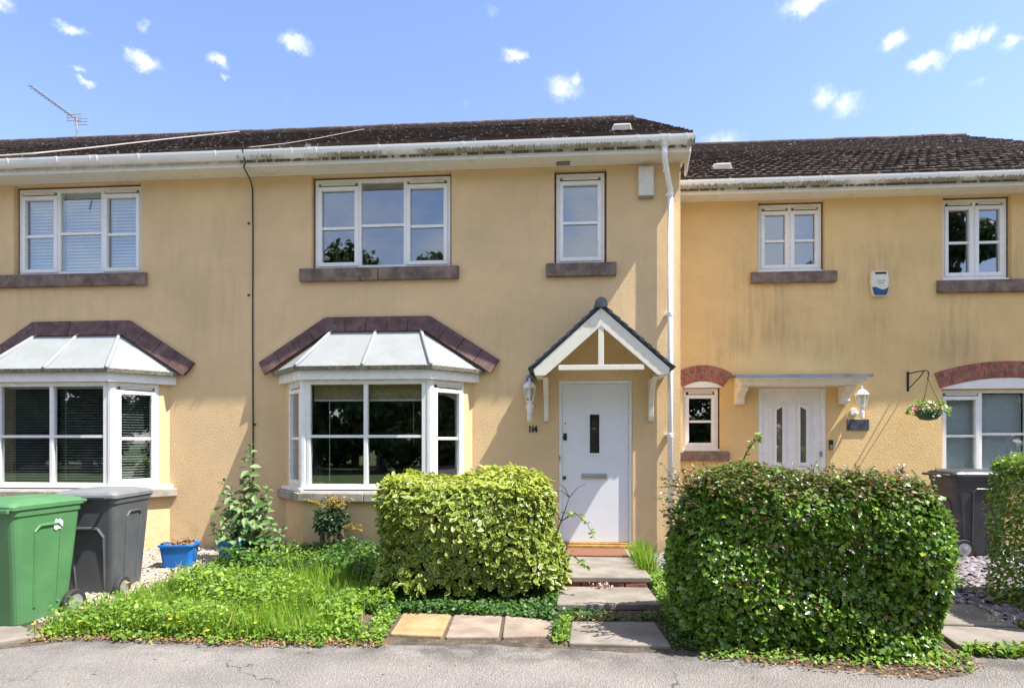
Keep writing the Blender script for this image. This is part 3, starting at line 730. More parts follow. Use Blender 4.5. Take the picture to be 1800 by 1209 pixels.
def bay(parent, cx, room_mat, side_blinds):
    hw, fwid, p = 1.24, .785, .52
    a, b, c, d = (cx - hw, 0), (cx - fwid, -p), (cx + fwid, -p), (cx + hw, 0)
    def off(k, e):
        # offset outline outward by e: returns plan points
        s = e * .42
        return [(cx - hw - e*1.35, k), (cx - fwid - s, -p - e), (cx + fwid + s, -p - e), (cx + hw + e*1.35, k)]
    # low wall under the windows
    m = MB(); pts = [a, b, c, d]
    m.prism([(x, y, .13) for x, y in pts], (0, 0, .70)); m.build('bay_wall', 'render', parent)
    q = off(0, -.02)
    m = MB(); m.prism([(x, y, -.05) for x, y in q], (0, 0, .178)); m.build('bay_footing', 'mortar', parent)
    for P, Q in ((a, b), (b, c), (c, d)):
        ln = math.hypot(Q[0]-P[0], Q[1]-P[1]); plinth(parent, FR(P[0], P[1], Q[0]-P[0], Q[1]-P[1]), .0, ln, -.012, -.02, .128)
    # stone sill and white cill
    q = off(-.003, .09)
    for i in range(3):
        P, Q = q[i], q[i+1]; n = 1 if i != 1 else 2
        for k in range(n):
            A = (P[0] + (Q[0]-P[0])*k/n, P[1] + (Q[1]-P[1])*k/n); B = (P[0] + (Q[0]-P[0])*(k+1)/n, P[1] + (Q[1]-P[1])*(k+1)/n)
            inn = [(cx + (B[0]-cx)*.8, B[1]*.4), (cx + (A[0]-cx)*.8, A[1]*.4)]
            g = .003
            dx, dy = (B[0]-A[0]), (B[1]-A[1]); ln = math.hypot(dx, dy); dx, dy = dx/ln*g, dy/ln*g
            m = MB(); m.prism([(A[0]+dx, A[1]+dy, .815), (B[0]-dx, B[1]-dy, .815), (*inn[0], .815), (*inn[1], .815)], (0, 0, .105)); soft(m.build('bay_sill', 'stone_light', parent), .01)
    q = off(-.002, .045); m = MB(); m.prism([(x, y, .922) for x, y in q], (0, 0, .045)); soft(m.build('white_cill', 'pvc', parent), .006)
    # rendered piers next to the wall, then the three windows
    for (P, Q, sgn) in ((a, b, 1), (d, c, -1)):
        L = math.hypot(Q[0]-P[0], Q[1]-P[1]); dx, dy = (Q[0]-P[0])/L, (Q[1]-P[1])/L
        e = .13; nx, ny = (dy, -dx) if sgn > 0 else (-dy, dx)
        poly = [(P[0], P[1]), (P[0]+dx*e, P[1]+dy*e), (P[0]+dx*e - nx*.14, P[1]+dy*e - ny*.14), (P[0] - nx*.14 , .0)]
        m = MB(); m.prism([(x, y, .967) for x, y in poly], (0, 0, 1.33)); m.build('bay_pier', 'render', parent)
    L = math.hypot(b[0]-a[0], b[1]-a[1]); Fl = FR(*a, b[0]-a[0], b[1]-a[1]); Fr = FR(*c, d[0]-c[0], d[1]-c[1]); Ff = FR(*b, 1, 0)
    z0, z1 = .972, 2.295
    window(parent, Fl, .132, L - .035, z0, z1, [(1, True)], set_=.0, name='bay_window')
    window(parent, Ff, .04, 2*fwid - .04, z0, z1, [(1, False), (1, False)], set_=.0, name='bay_window')
    window(parent, Fr, .035, L - .132, z0, z1, [(1, True)], set_=.0, name='bay_window')
    for x, y, s in ((b[0], b[1], -1), (c[0], c[1], 1)):
        m = MB(); m.lathe([(.055, z0 - .004), (.055, z1)], (x + .0*s, y + .045, 0), 10); m.build('corner_post', 'pvc', parent)
    # fascia ring and ceiling
    q = off(-.001, .07); qi = off(-.0, .045)
    m = MB(); m.prism([(x, y, 2.298) for x, y in q], (0, 0, .115)); soft(m.build('bay_fascia', 'pvc', parent), .006)
    # sheet roof
    q = off(-.02, .12); zt, ze = 2.985, 2.452
    tl, tr = (cx - .58, -.055, zt), (cx + .58, -.055, zt)
    A, B, C, D = [(x, y, ze) for x, y in q]
    low = [(x, y, 2.414) for x, y, z in (A, B, C, D)]
    m = MB(); m.add([A, B, C, D, tl, tr, *low], [(1, 2, 5, 4), (0, 1, 4), (2, 3, 5), (7, 8, 2, 1), (6, 7, 1, 0), (8, 9, 3, 2), (6, 9, 8, 7)])
    br = m.build('bay_roof', 'lead_grey', parent)
    m = MB()
    for P, Q in ((A, B), (B, C), (C, D)):
        P, Q = Vector(P), Vector(Q); dd = (Q - P).normalized(); nn = Vector((dd.y, -dd.x, 0))
        m.add([P + nn*.004 + Vector((0, 0, -.042)), Q + nn*.004 + Vector((0, 0, -.042)), Q + nn*.016 + Vector((0, 0, .004)), P + nn*.016 + Vector((0, 0, .004)),
               P - nn*.03 + Vector((0, 0, .022)), Q - nn*.03 + Vector((0, 0, .022))], [(0, 1, 2, 3), (3, 2, 5, 4)])
    m.build('drip_edge', 'lead_edge', br)
    mid_t = Vector((cx, -.055, zt)); mid_b = Vector((cx, B[1], ze))
    for P, Q in ((Vector(tl), Vector(B)), (mid_t, mid_b), (Vector(tr), Vector(C))):
        up = Vector((0, -.45, .6)).normalized(); m = MB(); m.tube([P + up*.008, Q + up*.008 + (P-Q).normalized()*.02, Q + up*.004], [.024, .027, .02], 8); m.build('rolled_seam', 'seam', br, smooth=True)
    # clay tile skirt round the roof against the wall
    for P, Q, n in (((cx - 1.60, 2.585), (cx - .70, 3.165), 4), ((cx - .685, 3.168), (cx + .685, 3.168), 5), ((cx + .70, 3.165), (cx + 1.60, 2.585), 4)):
        P, Q = Vector((P[0], 0, P[1])), Vector((Q[0], 0, Q[1])); dd = (Q - P); ln = dd.length; dd.normalize(); nn = Vector((dd.z, 0, -dd.x))
        for k in range(n):
            s0, s1 = P + dd*(ln*k/n + .002), P + dd*(ln*(k+1)/n - .002); t = .012 * ((k % 2) * .3)
            m = MB(); w = .205
            vs = [s0, s1, s1 + nn*w, s0 + nn*w]
            yy = [-.03, -.03, -.105, -.105]
            top = [Vector((p.x, y - t, p.z)) for p, y in zip(vs, yy)]; bot = [Vector((p.x, -.002 if i < 2 else -.05, p.z - (.0 if i < 2 else .0))) for i, p in enumerate(vs)]
            m.add(top + bot, [(0, 1, 2, 3), (7, 6, 5, 4), (0, 4, 5, 1), (1, 5, 6, 2), (2, 6, 7, 3), (3, 7, 4, 0)]); soft(m.build('clay_tile', 'flash_tile', parent), .006)
    return Ff

# ---- party positions
XP, XR, X3R = -4.052, 1.506, 8.85
XL = -9.7
RIDGE = 5.64; YE = -.40
SILLZ = (3.635, 3.80)
# -- left house
H1 = thing('terraced_house', ((XL+XP)/2, 0, 0), 'cream rendered house on the left, with blinds behind its bay window', 'house')
F0 = FR(0, 0)
c1, c2 = -6.45, -2.37
m = MB(); wall_grid(m, F0, XL, XP - .002, .13, 5.039, [(-7.445, -5.615, 3.785, 5.025), (c1-1.1, c1+1.1, .99, 2.28)], .15); m.build('wall', 'render', H1)
plinth(H1, F0, -5.4, XP - .002, -.012, -.02, .128)
m = MB(); m.box((XL, .0, -.05), (-5.41, .2, .128)); m.build('footing', 'mortar', H1)
window(H1, F0, -7.42, -5.64, 3.815, 5.0, [(1, True), (1.12, False), (1, True)], sill=(-7.75, -5.52, *SILLZ, True))
bay(H1, c1, 'interior', True)
room(H1, XL+.1, XP-.1, .151, 3.4, .25, 2.6, 'interior_dark'); room(H1, XL+.1, XP-.1, .151, 3.2, 2.9, 5.03)
yf = eaves(H1, XL, XP, 0, fm='fascia_clean')
gx = lambda px: wp(px, 260, -.40).x
G1, gcy = gutter(H1, XL, XP, yf, [gx(105), gx(248), gx(382), gx(20)], [gx(170)], [], 'gutter_clean')
roof(H1, XL, XP, YE, EZ + .015, RIDGE, 290)
shell(H1, XL, XP - .002, .16, 10.6, 5.03, 'render')
# -- house further left (only its roof comes into view)
H0 = thing('terraced_house', (-12.2, 0, 0), 'leftmost terrace house, only a sliver of its tiled roof in view', 'house')
m = MB(); wall_grid(m, F0, -14.8, XL - .002, .0, 5.039, [], .15); m.build('wall', 'render', H0)
yf = eaves(H0, -14.8, XL, 0, fm='fascia_clean'); gutter(H0, -14.8, XL, yf, [-13, -11], [], [], 'gutter_clean')
roof(H0, -14.8, XL, YE, EZ + .015, RIDGE, 0)
shell(H0, -14.8, XL - .002, .16, 10.6, 5.03, 'render', True, False, (RIDGE, 8.5))
# -- middle house
H2 = thing('terraced_house', ((XP+XR)/2, 0, 0), 'middle cream house with white front door, gabled porch and bay window', 'house')
DX0, DX1, DZ0, DZ1 = -.02, .912, .235, 2.325
m = MB(); wall_grid(m, F0, XP, XR, .13, 5.039, [(-3.26, -1.40, 3.785, 5.025), (-.075, .59, 3.785, 5.0), (c2-1.1, c2+1.1, .99, 2.28), (DX0, DX1, .16, DZ1)], .15); m.build('wall', 'render', H2)
plinth(H2, F0, XP + .002, DX0 - .02, -.012, -.02, .128); plinth(H2, F0, DX1 + .02, XR, -.012, -.02, .128)
window(H2, F0, -3.235, -1.425, 3.815, 5.0, [(1, True), (1.03, False), (1, True)], sill=(-3.405, -1.30, *SILLZ, True))
window(H2, F0, -.05, .565, 3.815, 4.975, [(1, True)], sill=(-.18, .706, *SILLZ, False))
bay(H2, c2, 'interior_dark', False)
room(H2, XP+.1, -.15, .151, 3.6, .25, 2.6, 'interior_dark'); room(H2, XP+.1, XR-.1, .151, 3.2, 2.9, 5.03)
yf = eaves(H2, XP, XR + .06, 0)
G2, gcy = gutter(H2, XP, XR + .075, yf, [gx(515), gx(668), gx(815), gx(972), gx(1120), gx(1205)], [gx(552), gx(1168)], [XR + .075])
roof(H2, XP, XR + .07, YE, EZ + .015, RIDGE, 300)
shell(H2, XP + .002, XR, .001, 10.7, 5.03, 'render', False, True, (RIDGE, 8.48))
# barge board at the right gable
m = MB(); x = XR + .045
m.prism([(x, -.345, 5.215), (x, RIDGE, 5.215 + (RIDGE+.345)*TP), (x, RIDGE, 5.06 + (RIDGE+.345)*TP), (x, -.02, 5.10), (x, -.02, 4.86), (x, -.10, 4.86), (x, -.335, 5.02)], (.018, 0, 0)); m.build('barge_board', 'pvc', H2)
m = MB(); m.box((XR + .002, -.318, 5.058), (XR + .044, RIDGE, 5.075)); m.build('verge_soffit', 'wood_white', H2)
# soffit vent
v = wp(990, 291, -.12); m = MB(); m.box((v.x-.085, -.16, 5.028), (v.x+.085, -.06, 5.041)); m.build('soffit_vent', 'interior_dark', H2)
# down pipe
m = MB(); px_ = 1.367
m.tube([(1.245, gcy, 5.14), (1.245, gcy, 5.06)], .042, 12); m.tube([(1.245, gcy, 5.07), (1.245, gcy, 4.98), (1.25, gcy + .02, 4.93), (1.345, -.11, 4.74), (px_, -.075, 4.69), (px_, -.075, 4.6)], .034, 12)
m.tube([(px_, -.075, 4.62), (px_, -.075, .16)], .034, 12)
dp = m.build('downpipe', 'pvc', H2, smooth=True)
for z in (4.62, 3.13, 1.62): 
    m = MB(); m.lathe([(.036, z-.025), (.041, z-.02), (.041, z+.02), (.036, z+.025)], (px_, -.075, 0), 12); m.box((px_-.055, -.075, z-.012), (px_+.02, -.002, z+.012)); m.build('pipe_clip', 'pvc', dp)
for z in (5.0, 4.86):
    m = MB(); m.lathe([(.036, z-.02), (.039, z)], (1.245 if z > 4.9 else 1.285, gcy if z > 4.9 else -.235, 0), 12); m.build('pipe_collar', 'pvc', dp)
# front door
m = MB(); F = F0; st = -.045
m.fbox(F, DX0 + .05, DX1 - .05, st - .045, st, DZ0 + .03, 1.395); m.fbox(F, DX0 + .05, DX1 - .05, st - .045, st, 1.89, DZ1 - .05)
m.fbox(F, DX0 + .05, .375, st - .045, st, 1.395, 1.89); m.fbox(F, .50, DX1 - .05, st - .045, st, 1.395, 1.89)
door = m.build('front_door', 'door_white', H2)
m = MB(); m.fbox(F, DX0 + .001, DX0 + .047, -.12, -.025, .2, DZ1 - .001); m.fbox(F, DX1 - .047, DX1 - .001, -.12, -.025, .2, DZ1 - .001); m.fbox(F, DX0 + .047, DX1 - .047, -.12, -.025, DZ1 - .047, DZ1 - .001)
soft(m.build('door_frame', 'pvc', door), .004)
m = MB(); m.fbox(F, .375, .50, st - .03, st - .024, 1.395, 1.89); m.build('pane', 'glass', door)
m = MB()
for a in ((.36, .376, 1.38, 1.905), (.499, .515, 1.38, 1.905), (.376, .499, 1.38, 1.396), (.376, .499, 1.889, 1.905), (.335, .54, 1.368, 1.38)): m.fbox(F, a[0], a[1], st - .01, st + .010, a[2], a[3])
m.build('pane_bead', 'door_white', door)
m = MB(); m.fbox(F, .272, .592, st, st + .012, 1.072, 1.138); m.fbox(F, .285, .579, st + .012, st + .026, 1.080, 1.122); soft(m.build('letter_plate', 'chrome', door), .003)
m = MB(); m.lathe([(.006, .002), (.026, -.004), (.028, -.014), (.012, -.02)], (.062, -st, 1.60), 12, 'Y'); m.build('lock', 'iron', door)
o_ = MB(); o_.fbox(F, .04, .085, st, st + .015, 1.56, 1.65); soft(o_.build('latch', 'iron', door), .008)
m = MB(); m.lathe([(.008, -.001), (.01, -.008)], (.066, st, 1.775), 8, 'Y'); m.build('peephole', 'iron', door)
m = MB(); m.fbox(F, .035, .075, st, st + .012, 1.06, 1.1); m.build('lower_lock', 'iron', door)
for z in (1.33,):
    m = MB(); m.fbox(F, -.012, .005, -.024, -.012, z - .03, z + .03); m.build('keep', 'chrome', door)
m = MB(); m.fbox(F, DX0, DX1, -.13, .03, .2, .235); m.fbox(F, DX0 + .05, DX1 - .05, -.04, -.005, .237, .262); soft(m.build('threshold', 'wood', door), .006)
m = MB(); m.box((DX0, .16, .2), (DX1, .19, 2.4)); m.build('hall_screen', 'interior_dark', door)
# gabled porch canopy
PC, PY, PA, PE, PHW = .478, -.60, 3.115, 2.40, .795
def porch():
    sl = (PA - PE) / PHW; ang = math.atan(sl)
    for s in (-1, 1):
        m = MB(); e = (PC + s*PHW, PE)
        poly = [(PC, PY, PA), (e[0], PY, e[1]), (e[0] - s*.02, PY, e[1] - .075), (e[0] - s*.14, PY, e[1] - .078), (PC, PY, PA - .215)]
        m.prism(poly, (0, .03, 0)); soft(m.build('barge_board', 'wood_white', H2), .004)
        # boarded soffit on the slope
        m = MB(); m.prism([(PC, PY+.03, PA-.002), (e[0], PY+.03, e[1]-.002), (e[0], PY+.03, e[1]-.03), (PC, PY+.03, PA-.03)], (0, -PY-.032, 0)); m.build('canopy_lining', 'wood_white', H2)
        # wall plate and eaves board
        m = MB(); m.box((min(e[0]-s*.03, e[0]-s*.11), PY + .031, PE - .08), (max(e[0]-s*.03, e[0]-s*.11), -.002, PE - .018)); m.build('canopy_plate', 'wood_white', H2)
        # bracket
        bx = PC + s*.655
        prof = [(-.005, 1.80), (-.055, 1.80), (-.075, 1.86), (-.085, 1.98), (-.13, 2.10), (-.24, 2.22), (-.40, 2.30), (-.44, 2.318), (-.005, 2.318)]
        m = MB(); m.prism([(bx - .03, y, z) for y, z in prof], (.06, 0, 0)); soft(m.build('porch_bracket', 'wood_white', H2), .006)
    m = MB(); m.box((PC - .50, PY + .004, 2.385), (PC + .50, PY + .05, 2.445)); soft(m.build('tie_beam', 'wood_white', H2), .004)
    m = MB(); m.box((PC - .033, PY + .006, 2.446), (PC + .033, PY + .05, PA - .19)); soft(m.build('king_post', 'wood_white', H2), .004)
    # slates
    m = MB(); m.prism([(PC - PHW - .04, PY - .01, PE - .02), (PC, PY - .01, PA + .015), (PC + PHW + .04, PY - .01, PE - .02), (PC + PHW + .04, PY - .01, PE - .005), (PC, PY - .01, PA + .03), (PC - PHW - .04, PY - .01, PE - .005)], (0, -PY + .005, 0))
    rf = m.build('porch_roof', 'slate', H2)
    n = 9; L = math.hypot(PHW + .06, (PHW + .06)*sl); wd = .21
    for s in (-1, 1):
        mt = MB(); mt.box((-wd/2 + .002, 0, 0), (wd/2 - .002, .17, .016)); me, _ = mt.mesh('slate', 'slate', Vector((0, 0, 0)))
        for r in range(n):
            for k in range(3):
                dist = L - r * (L - .05) / n
                x = PC + s*dist*math.cos(ang); z = PA + .05 - dist*math.sin(ang) + .004
                y = PY - .02 + wd*(k + .5)
                o = put('slate', me, (x, y, z), rf)
                o.rotation_euler = (Matrix.Rotation(R(90)*s, 3, 'Z') @ Matrix.Rotation(ang - R(6), 3, 'X')).to_euler()
    m = MB(); rg = []
    for y in (PY - .035, -.002): rg.append([Vector((PC + .075*math.cos(R(a)), y, PA + .035 + .085*math.sin(R(a)))) for a in range(-25, 206, 23)])
    m.loft(rg); m.build('ridge_cap', 'slate', rf)
    m = MB(); m.box((PC - PHW - .115, -.1, PE - .10), (PC - PHW - .02, -.003, PE - .01)); m.build('lead_flashing', 'lead', rf)
porch()
# -- right house, set back
Y3 = 1.35; F3 = FR(0, Y3)
H3 = thing('terraced_house', (5.2, Y3, 0), 'set-back ochre house on the right with brick arches over its windows', 'house')
BW0, BW1, BZ0, BZ1 = 5.41, 7.19, 1.06, 2.29
SW0, SW1, SZ0, SZ1 = 1.815, 2.31, 1.435, 2.33
D30, D31, D3T = 2.873, 3.832, 2.32
m = MB(); wall_grid(m, F3, XR + .002, X3R, -.02, 5.039, [(2.867, 3.81, 4.0, 5.025), (5.427, 6.355, 3.835, 5.025), (BW0, BW1, BZ0 - .03, BZ1), (SW0 - .02, SW1 + .03, SZ0 - .03, SZ1), (D30, D31, .2, D3T)], .15); m.build('wall', 'render3', H3)
window(H3, F3, 2.892, 3.785, 4.03, 5.0, [(1, True), (1, True)], sill=(2.76, 3.96, 3.835, 3.99, False))
window(H3, F3, 5.452, 6.33, 3.865, 5.0, [(1, True), (1, True)], sill=(5.34, 6.56, 3.65, 3.82, False))
window(H3, F3, BW0 + .01, BW1 - .01, BZ0, BZ1 - .005, [(1, True), (1.15, False), (1, True)], sill=(5.3, 7.3, .90, 1.02, True))
window(H3, F3, SW0 - .01, SW1 + .005, SZ0, SZ1 - .005, [(1, True)], sill=(1.6, 2.45, 1.26, 1.39, False))
def arch(x0, x1, zs, rise, n, depth=.24):
    """two rings of single bricks and the white infill board below"""
    w = (x1 - x0) / 2; cx = (x0 + x1) / 2; rad = (w*w + rise*rise) / (2*rise); cz = zs + rise - rad; half = math.asin(w / rad)
    def pt(a, r, d): return F3(cx + r*math.sin(a), d, cz + r*math.cos(a))
    seg = 14
    m = MB(); m.prism([pt(-half + 2*half*i/seg, rad - .002, .004) for i in range(seg+1)], Vector((0, .03, 0))); m.build('arch_infill', 'pvc', H3)
    m = MB(); rg = []
    for d in (-.01, .006): rg.append([pt(-half + 2*half*i/seg, rad, d) for i in range(seg+1)] + [pt(half - 2*half*i/seg, rad + depth - .003, d) for i in range(seg+1)])
    m.loft(rg); m.build('arch_mortar', 'mortar', H3)
    for ring in range(2):
        r0 = rad + ring*depth/2 + .005; r1 = rad + (ring+1)*depth/2 - .005; nn = n + ring
        for k in range(nn):
            a0 = -half + 2*half*k/nn; a1 = -half + 2*half*(k+1)/nn; g = .005/rad
            d = .016 + random.uniform(-.003, .003)
            m = MB(); fr = [pt(a0+g, r0, d), pt(a1-g, r0, d), pt(a1-g, r1, d), pt(a0+g, r1, d)]; bk = [pt(a0+g, r0, -.01), pt(a1-g, r0, -.01), pt(a1-g, r1, -.01), pt(a0+g, r1, -.01)]
            m.add(fr + bk, [(0, 1, 2, 3), (7, 6, 5, 4), (0, 4, 5, 1), (1, 5, 6, 2), (2, 6, 7, 3), (3, 7, 4, 0)]); soft(m.build('brick', 'brick', H3), .004, 1)
arch(1.79, 2.37, 2.335, .09, 7)
arch(5.385, 7.215, 2.295, .15, 21)
room(H3, XR+.1, X3R-.1, Y3+.151, Y3+3.2, .25, 2.6, 'interior_dark'); room(H3, XR+.1, X3R-.1, Y3+.151, Y3+3.0, 2.9, 5.03)
yf3 = eaves(H3, XR + .003, X3R, Y3)
gx3 = lambda px: wp(px, 310, .95).x
gutter(H3, XR + .003, X3R, yf3, [gx3(1210), gx3(1283), gx3(1402), gx3(1508), gx3(1648), gx3(1792)], [gx3(1450)], [])
roof(H3, XR + .003, X3R + .12, Y3 + YE, EZ + .015, Y3 + RIDGE - .3, 300)
shell(H3, XR + .004, X3R, Y3 + .16, 10.6, 5.03, 'render3', False, True, (Y3 + RIDGE - .3, 8.28))
# panelled door
m = MB(); st = -.04
m.fbox(F3, D30 + .06, D31 - .06, st - .045, st - .012, .25, D3T - .06)
door3 = m.build('panelled_door', 'pvc', H3)
m = MB()
for a, b in ((D30 + .002, D30 + .062), (D31 - .062, D31 - .002)): m.fbox(F3, a, b, -.12, -.015, .2, D3T - .002)
m.fbox(F3, D30 + .062, D31 - .062, -.12, -.015, D3T - .06, D3T - .002)
for a, b in ((D30 + .063, D30 + .15), (D31 - .15, D31 - .063)): m.fbox(F3, a, b, -.1, st, .25, D3T - .061)
m.fbox(F3, D30 + .15, D31 - .15, -.1, st, D3T - .14, D3T - .061)
soft(m.build('door_frame', 'pvc', door3), .005)
for s, cx in ((1, 3.185), (-1, 3.52)):
    w = .085; zb, zt = 1.24, 2.02; sk = .05*s
    poly = [(cx - w/2, zb), (cx + w/2, zb), (cx + w/2, zt - sk/2), (cx - w/2, zt + sk/2 - (0.1 if s > 0 else 0) + (.05 if s > 0 else 0))]
    poly = [(cx - w/2, zb), (cx + w/2, zb), (cx + w/2, zt + (.03 if s > 0 else -.02)), (cx - w/2, zt + (-.02 if s > 0 else .03))]
    m = MB(); m.prism([F3(x, st - .010, z) for x, z in poly], Vector((0, .004, 0))); m.build('pane', 'glass', door3)
    m = MB(); m.prism([F3(x, st - .0112, z) for x, z in poly], Vector((0, .0005, 0))); m.build('pane_backing', 'interior_dark', door3)
    big = [(cx - w/2 - .04, zb - .05), (cx + w/2 + .04, zb - .05), (cx + w/2 + .04, poly[2][1] + .05), (cx - w/2 - .04, poly[3][1] + .05)]
    m = MB()
    for i in range(4):
        j = (i+1) % 4; q = [F3(*big[i][:1], st - .004, big[i][1]), F3(*big[j][:1], st - .004, big[j][1]), F3(poly[j][0], st - .004, poly[j][1]), F3(poly[i][0], st - .004, poly[i][1])]
        m.prism(q, Vector((0, -.014, 0)))
    m.build('pane_surround', 'pvc', door3)
m = MB(); m.fbox(F3, 3.745, 3.775, -.035, -.002, 1.33, 1.40); m.build('door_handle', 'chrome', door3)
# flat canopy over that door
m = MB(); x0, x1 = 2.53, 4.13; 
prof = [(-.0, 2.33), (-.40, 2.33), (-.41, 2.36), (-.44, 2.375), (-.46, 2.41), (-.49, 2.42), (-.49, 2.445), (0, 2.47)]
rings = []
for sx, x in ((-1, x0), (1, x1)):
    rings.append([F3(x + sx*max(0, (-y - .40))*1.0, -y, z) for y, z in prof])
m.loft(rings); can = m.build('door_canopy', 'wood_white', H3)
m = MB(); m.prism([F3(x0 - .115, .51, 2.447), F3(x1 + .115, .51, 2.447), F3(x1 + .1, 0.003, 2.485), F3(x0 - .1, 0.003, 2.485)], Vector((0, 0, .016))); m.prism([F3(x0 - .115, .512, 2.42), F3(x1 + .115, .512, 2.42), F3(x1 + .115, .505, 2.42), F3(x0 - .115, .505, 2.42)], Vector((0, 0, .03))); m.build('lead_capping', 'lead', can)
for x in (2.60, 4.06):
    m = MB(); m.prism([F3(x - .075, d, z) for d, z in ((0.002, 2.08), (.10, 2.08), (.13, 2.12), (.12, 2.16), (.17, 2.22), (.30, 2.27), (.33, 2.329), (0.002, 2.329))], Vector((.12, 0, 0))); soft(m.build('corbel', 'wood_white', can), .008)

# roof vents, cables on the roof, aerial
def roof_vent(px, py, parent, ye, lab):
    p = on_roof(px, py, ye, EZ + .04); a = Vector((0, math.cos(PITCH), math.sin(PITCH))); n = Vector((0, -math.sin(PITCH), math.cos(PITCH)))
    t = thing('roof_vent', p, lab, 'roof vent')
    def loc(u, v, w): return p + Vector((u, 0, 0)) + a*v + n*w
    m = MB(); m.loft([[loc(-.13, -.02, 0), loc(.13, -.02, 0), loc(.12, .28, 0), loc(-.12, .28, 0)], [loc(-.11, 0, .09), loc(.11, 0, .09), loc(.10, .25, .06), loc(-.10, .25, .06)]]); soft(m.build('cowl', 'wood_white', t), .012)
    m = MB(); m.loft([[loc(-.16, -.06, .0), loc(.16, -.06, .0), loc(.16, .3, .0), loc(-.16, .3, .0)], [loc(-.16, -.06, .012), loc(.16, -.06, .012), loc(.16, .3, .012), loc(-.16, .3, .012)]]); m.build('base_plate', 'ridge', t)
roof_vent(1093, 231, H2, YE, 'pale vent cowl low on the roof of the middle house')
roof_vent(1271, 298, H3, Y3 + YE, 'pale vent cowl low on the roof of the right house')
def roof_cable(pts, r, mat, label):
    P = [on_roof(x, y, YE, EZ + .075) for x, y in pts]; m = MB(); m.tube(P, r, 6); o = m.build('roof_cable', mat); tag(o, label, 'cable')
roof_cable([(-30, 276), (60, 270), (160, 260), (300, 244), (424, 231)], .011, 'cable_white', 'thick pale cable lying across the tiles of the left roof')
roof_cable([(440, 259), (505, 252), (560, 243), (640, 227)], .004, 'cable_white', 'thin pale cable lying on the tiles above the middle house bedroom window')
def aerial():
    b = Vector((-11.15, RIDGE, 8.5)); top = Vector((-11.15, RIDGE, 8.97))
    t = thing('tv_aerial', b, 'television aerial on a thin mast at the roof ridge', 'aerial')
    m = MB(); m.tube([b, b + Vector((.03, 0, .25)), top + Vector((0, 0, .08))], .018, 6); m.build('mast', 'aluminium', t)
    d = Vector((-1.42, .2, 1.02)); s = top + Vector((.1, 0, -.06))
    m = MB(); m.tube([s, s + d], .013, 6); bo = m.build('boom', 'aluminium', t)
    dn = d.normalized(); cr = dn.cross(Vector((0, 0, 1))).normalized(); up = cr.cross(dn)
    for i in range(13):
        c = s + d*(.16 + .065*i); m = MB()
        m.tube([c - cr*.12 + up*.035, c, c + cr*.12 + up*.035], .006, 5); m.tube([c - cr*.12 - up*.035, c, c + cr*.12 - up*.035], .006, 5); m.build('director', 'aluminium', t)
    m = MB(); c = s + d*.06
    for k in (-1, 1):
        for zz in (-.07, 0, .07): m.tube([c + Vector((-.16, k*.1, zz)), c + Vector((.18, k*.1, zz))], .008, 5)
    for x in (-.16, .01, .18): m.tube([c + Vector((x, -.1, -.08)), c + Vector((x, -.1, .08))], .008, 5)
    m.build('reflector', 'aluminium', t)
aerial()

# ---------------------------------------------------------------- things fixed to the walls
m = MB(); p0 = wp(430, 268, -.42)
m.tube([(p0.x, -.475, 5.2), (p0.x, -.43, 5.09), (p0.x, -.40, 5.06), (-4.0, -.355, 5.02), (-4.04, -.1, 4.96), (-4.052, -.022, 4.88), (-4.052, -.012, 4.3), (-4.054, -.012, 3.0), (-4.05, -.012, 1.6), (-4.052, -.012, .15)], .009, 6)
cb = m.build('wall_cable', 'black'); tag(cb, 'black cable running down the wall between the left and middle houses', 'cable')
for px, py in ((438, 393), (438, 519), (449, 746)):
    q = wp(px, py); m = MB(); m.box((q.x-.016, -.014, q.z-.012), (q.x+.01, -.001, q.z+.012)); m.build('cable_clip', 'black', cb)

def lantern(c, d_out, label, sensor, below):
    """carriage lantern: c = wall point at arm height; below: lamp hangs over the arm or stands on it"""
    wx, wy, wz = c
    t = thing('wall_lantern', c, label, 'lantern')
    lx, ly = wx + (0 if sensor else .05), wy - d_out
    zc = wz + .11 if not sensor else wz + .1
    def hexr(r, z): return [Vector((lx + r*math.cos(R(a)), ly + r*math.sin(R(a)), z)) for a in range(30, 390, 60)]
    m = MB(); m.loft([hexr(.045, zc - .11), hexr(.05, zc - .095)]); 
    for a in range(30, 390, 60):
        ca, sa = math.cos(R(a)), math.sin(R(a)); m.tube([(lx + .048*ca, ly + .048*sa, zc - .1), (lx + .082*ca, ly + .082*sa, zc + .07)], .006, 4)
    m.loft([hexr(.085, zc + .065), hexr(.09, zc + .08)])
    m.build('cage', 'pvc', t)
    m = MB(); m.loft([hexr(.043, zc - .095), hexr(.078, zc + .065)], 0, False, False); m.build('pane', 'glass', t)
    m = MB(); m.loft([hexr(.096, zc + .08), hexr(.06, zc + .125), hexr(.03, zc + .15), hexr(.012, zc + .16), hexr(.012, zc + .19), hexr(.002, zc + .2)]); m.build('cap', 'pvc', t)
    m = MB(); m.lathe([(.004, zc-.09), (.026, zc-.05), (.03, zc), (.02, zc+.04), (.003, zc+.05)], (lx, ly, 0), 8); m.build('bulb', 'paper', t)
    m = MB()
    m.lathe([(.03, zc - .11), (.022, zc - .14), (.034, zc - .17), (.03, zc - .25), (.012, zc - .26)], (lx, ly, 0), 10)
    m.tube([(lx, ly, zc - .16), (lx - .01, (ly + wy)/2, zc - .2), (wx, wy, zc - .16)], .014, 8)
    m.lathe([(.05, wy - .022), (.056, wy - .002)], (wx, 0, zc - .16), 12, 'Y')
    m.build('arm', 'pvc', t)
    if sensor:
        m = MB(); m.lathe([(.03, zc - .255), (.032, zc - .33), (.026, zc - .35), (.005, zc - .355)], (lx, ly, 0), 10); m.build('motion_sensor', 'wood_white', t)
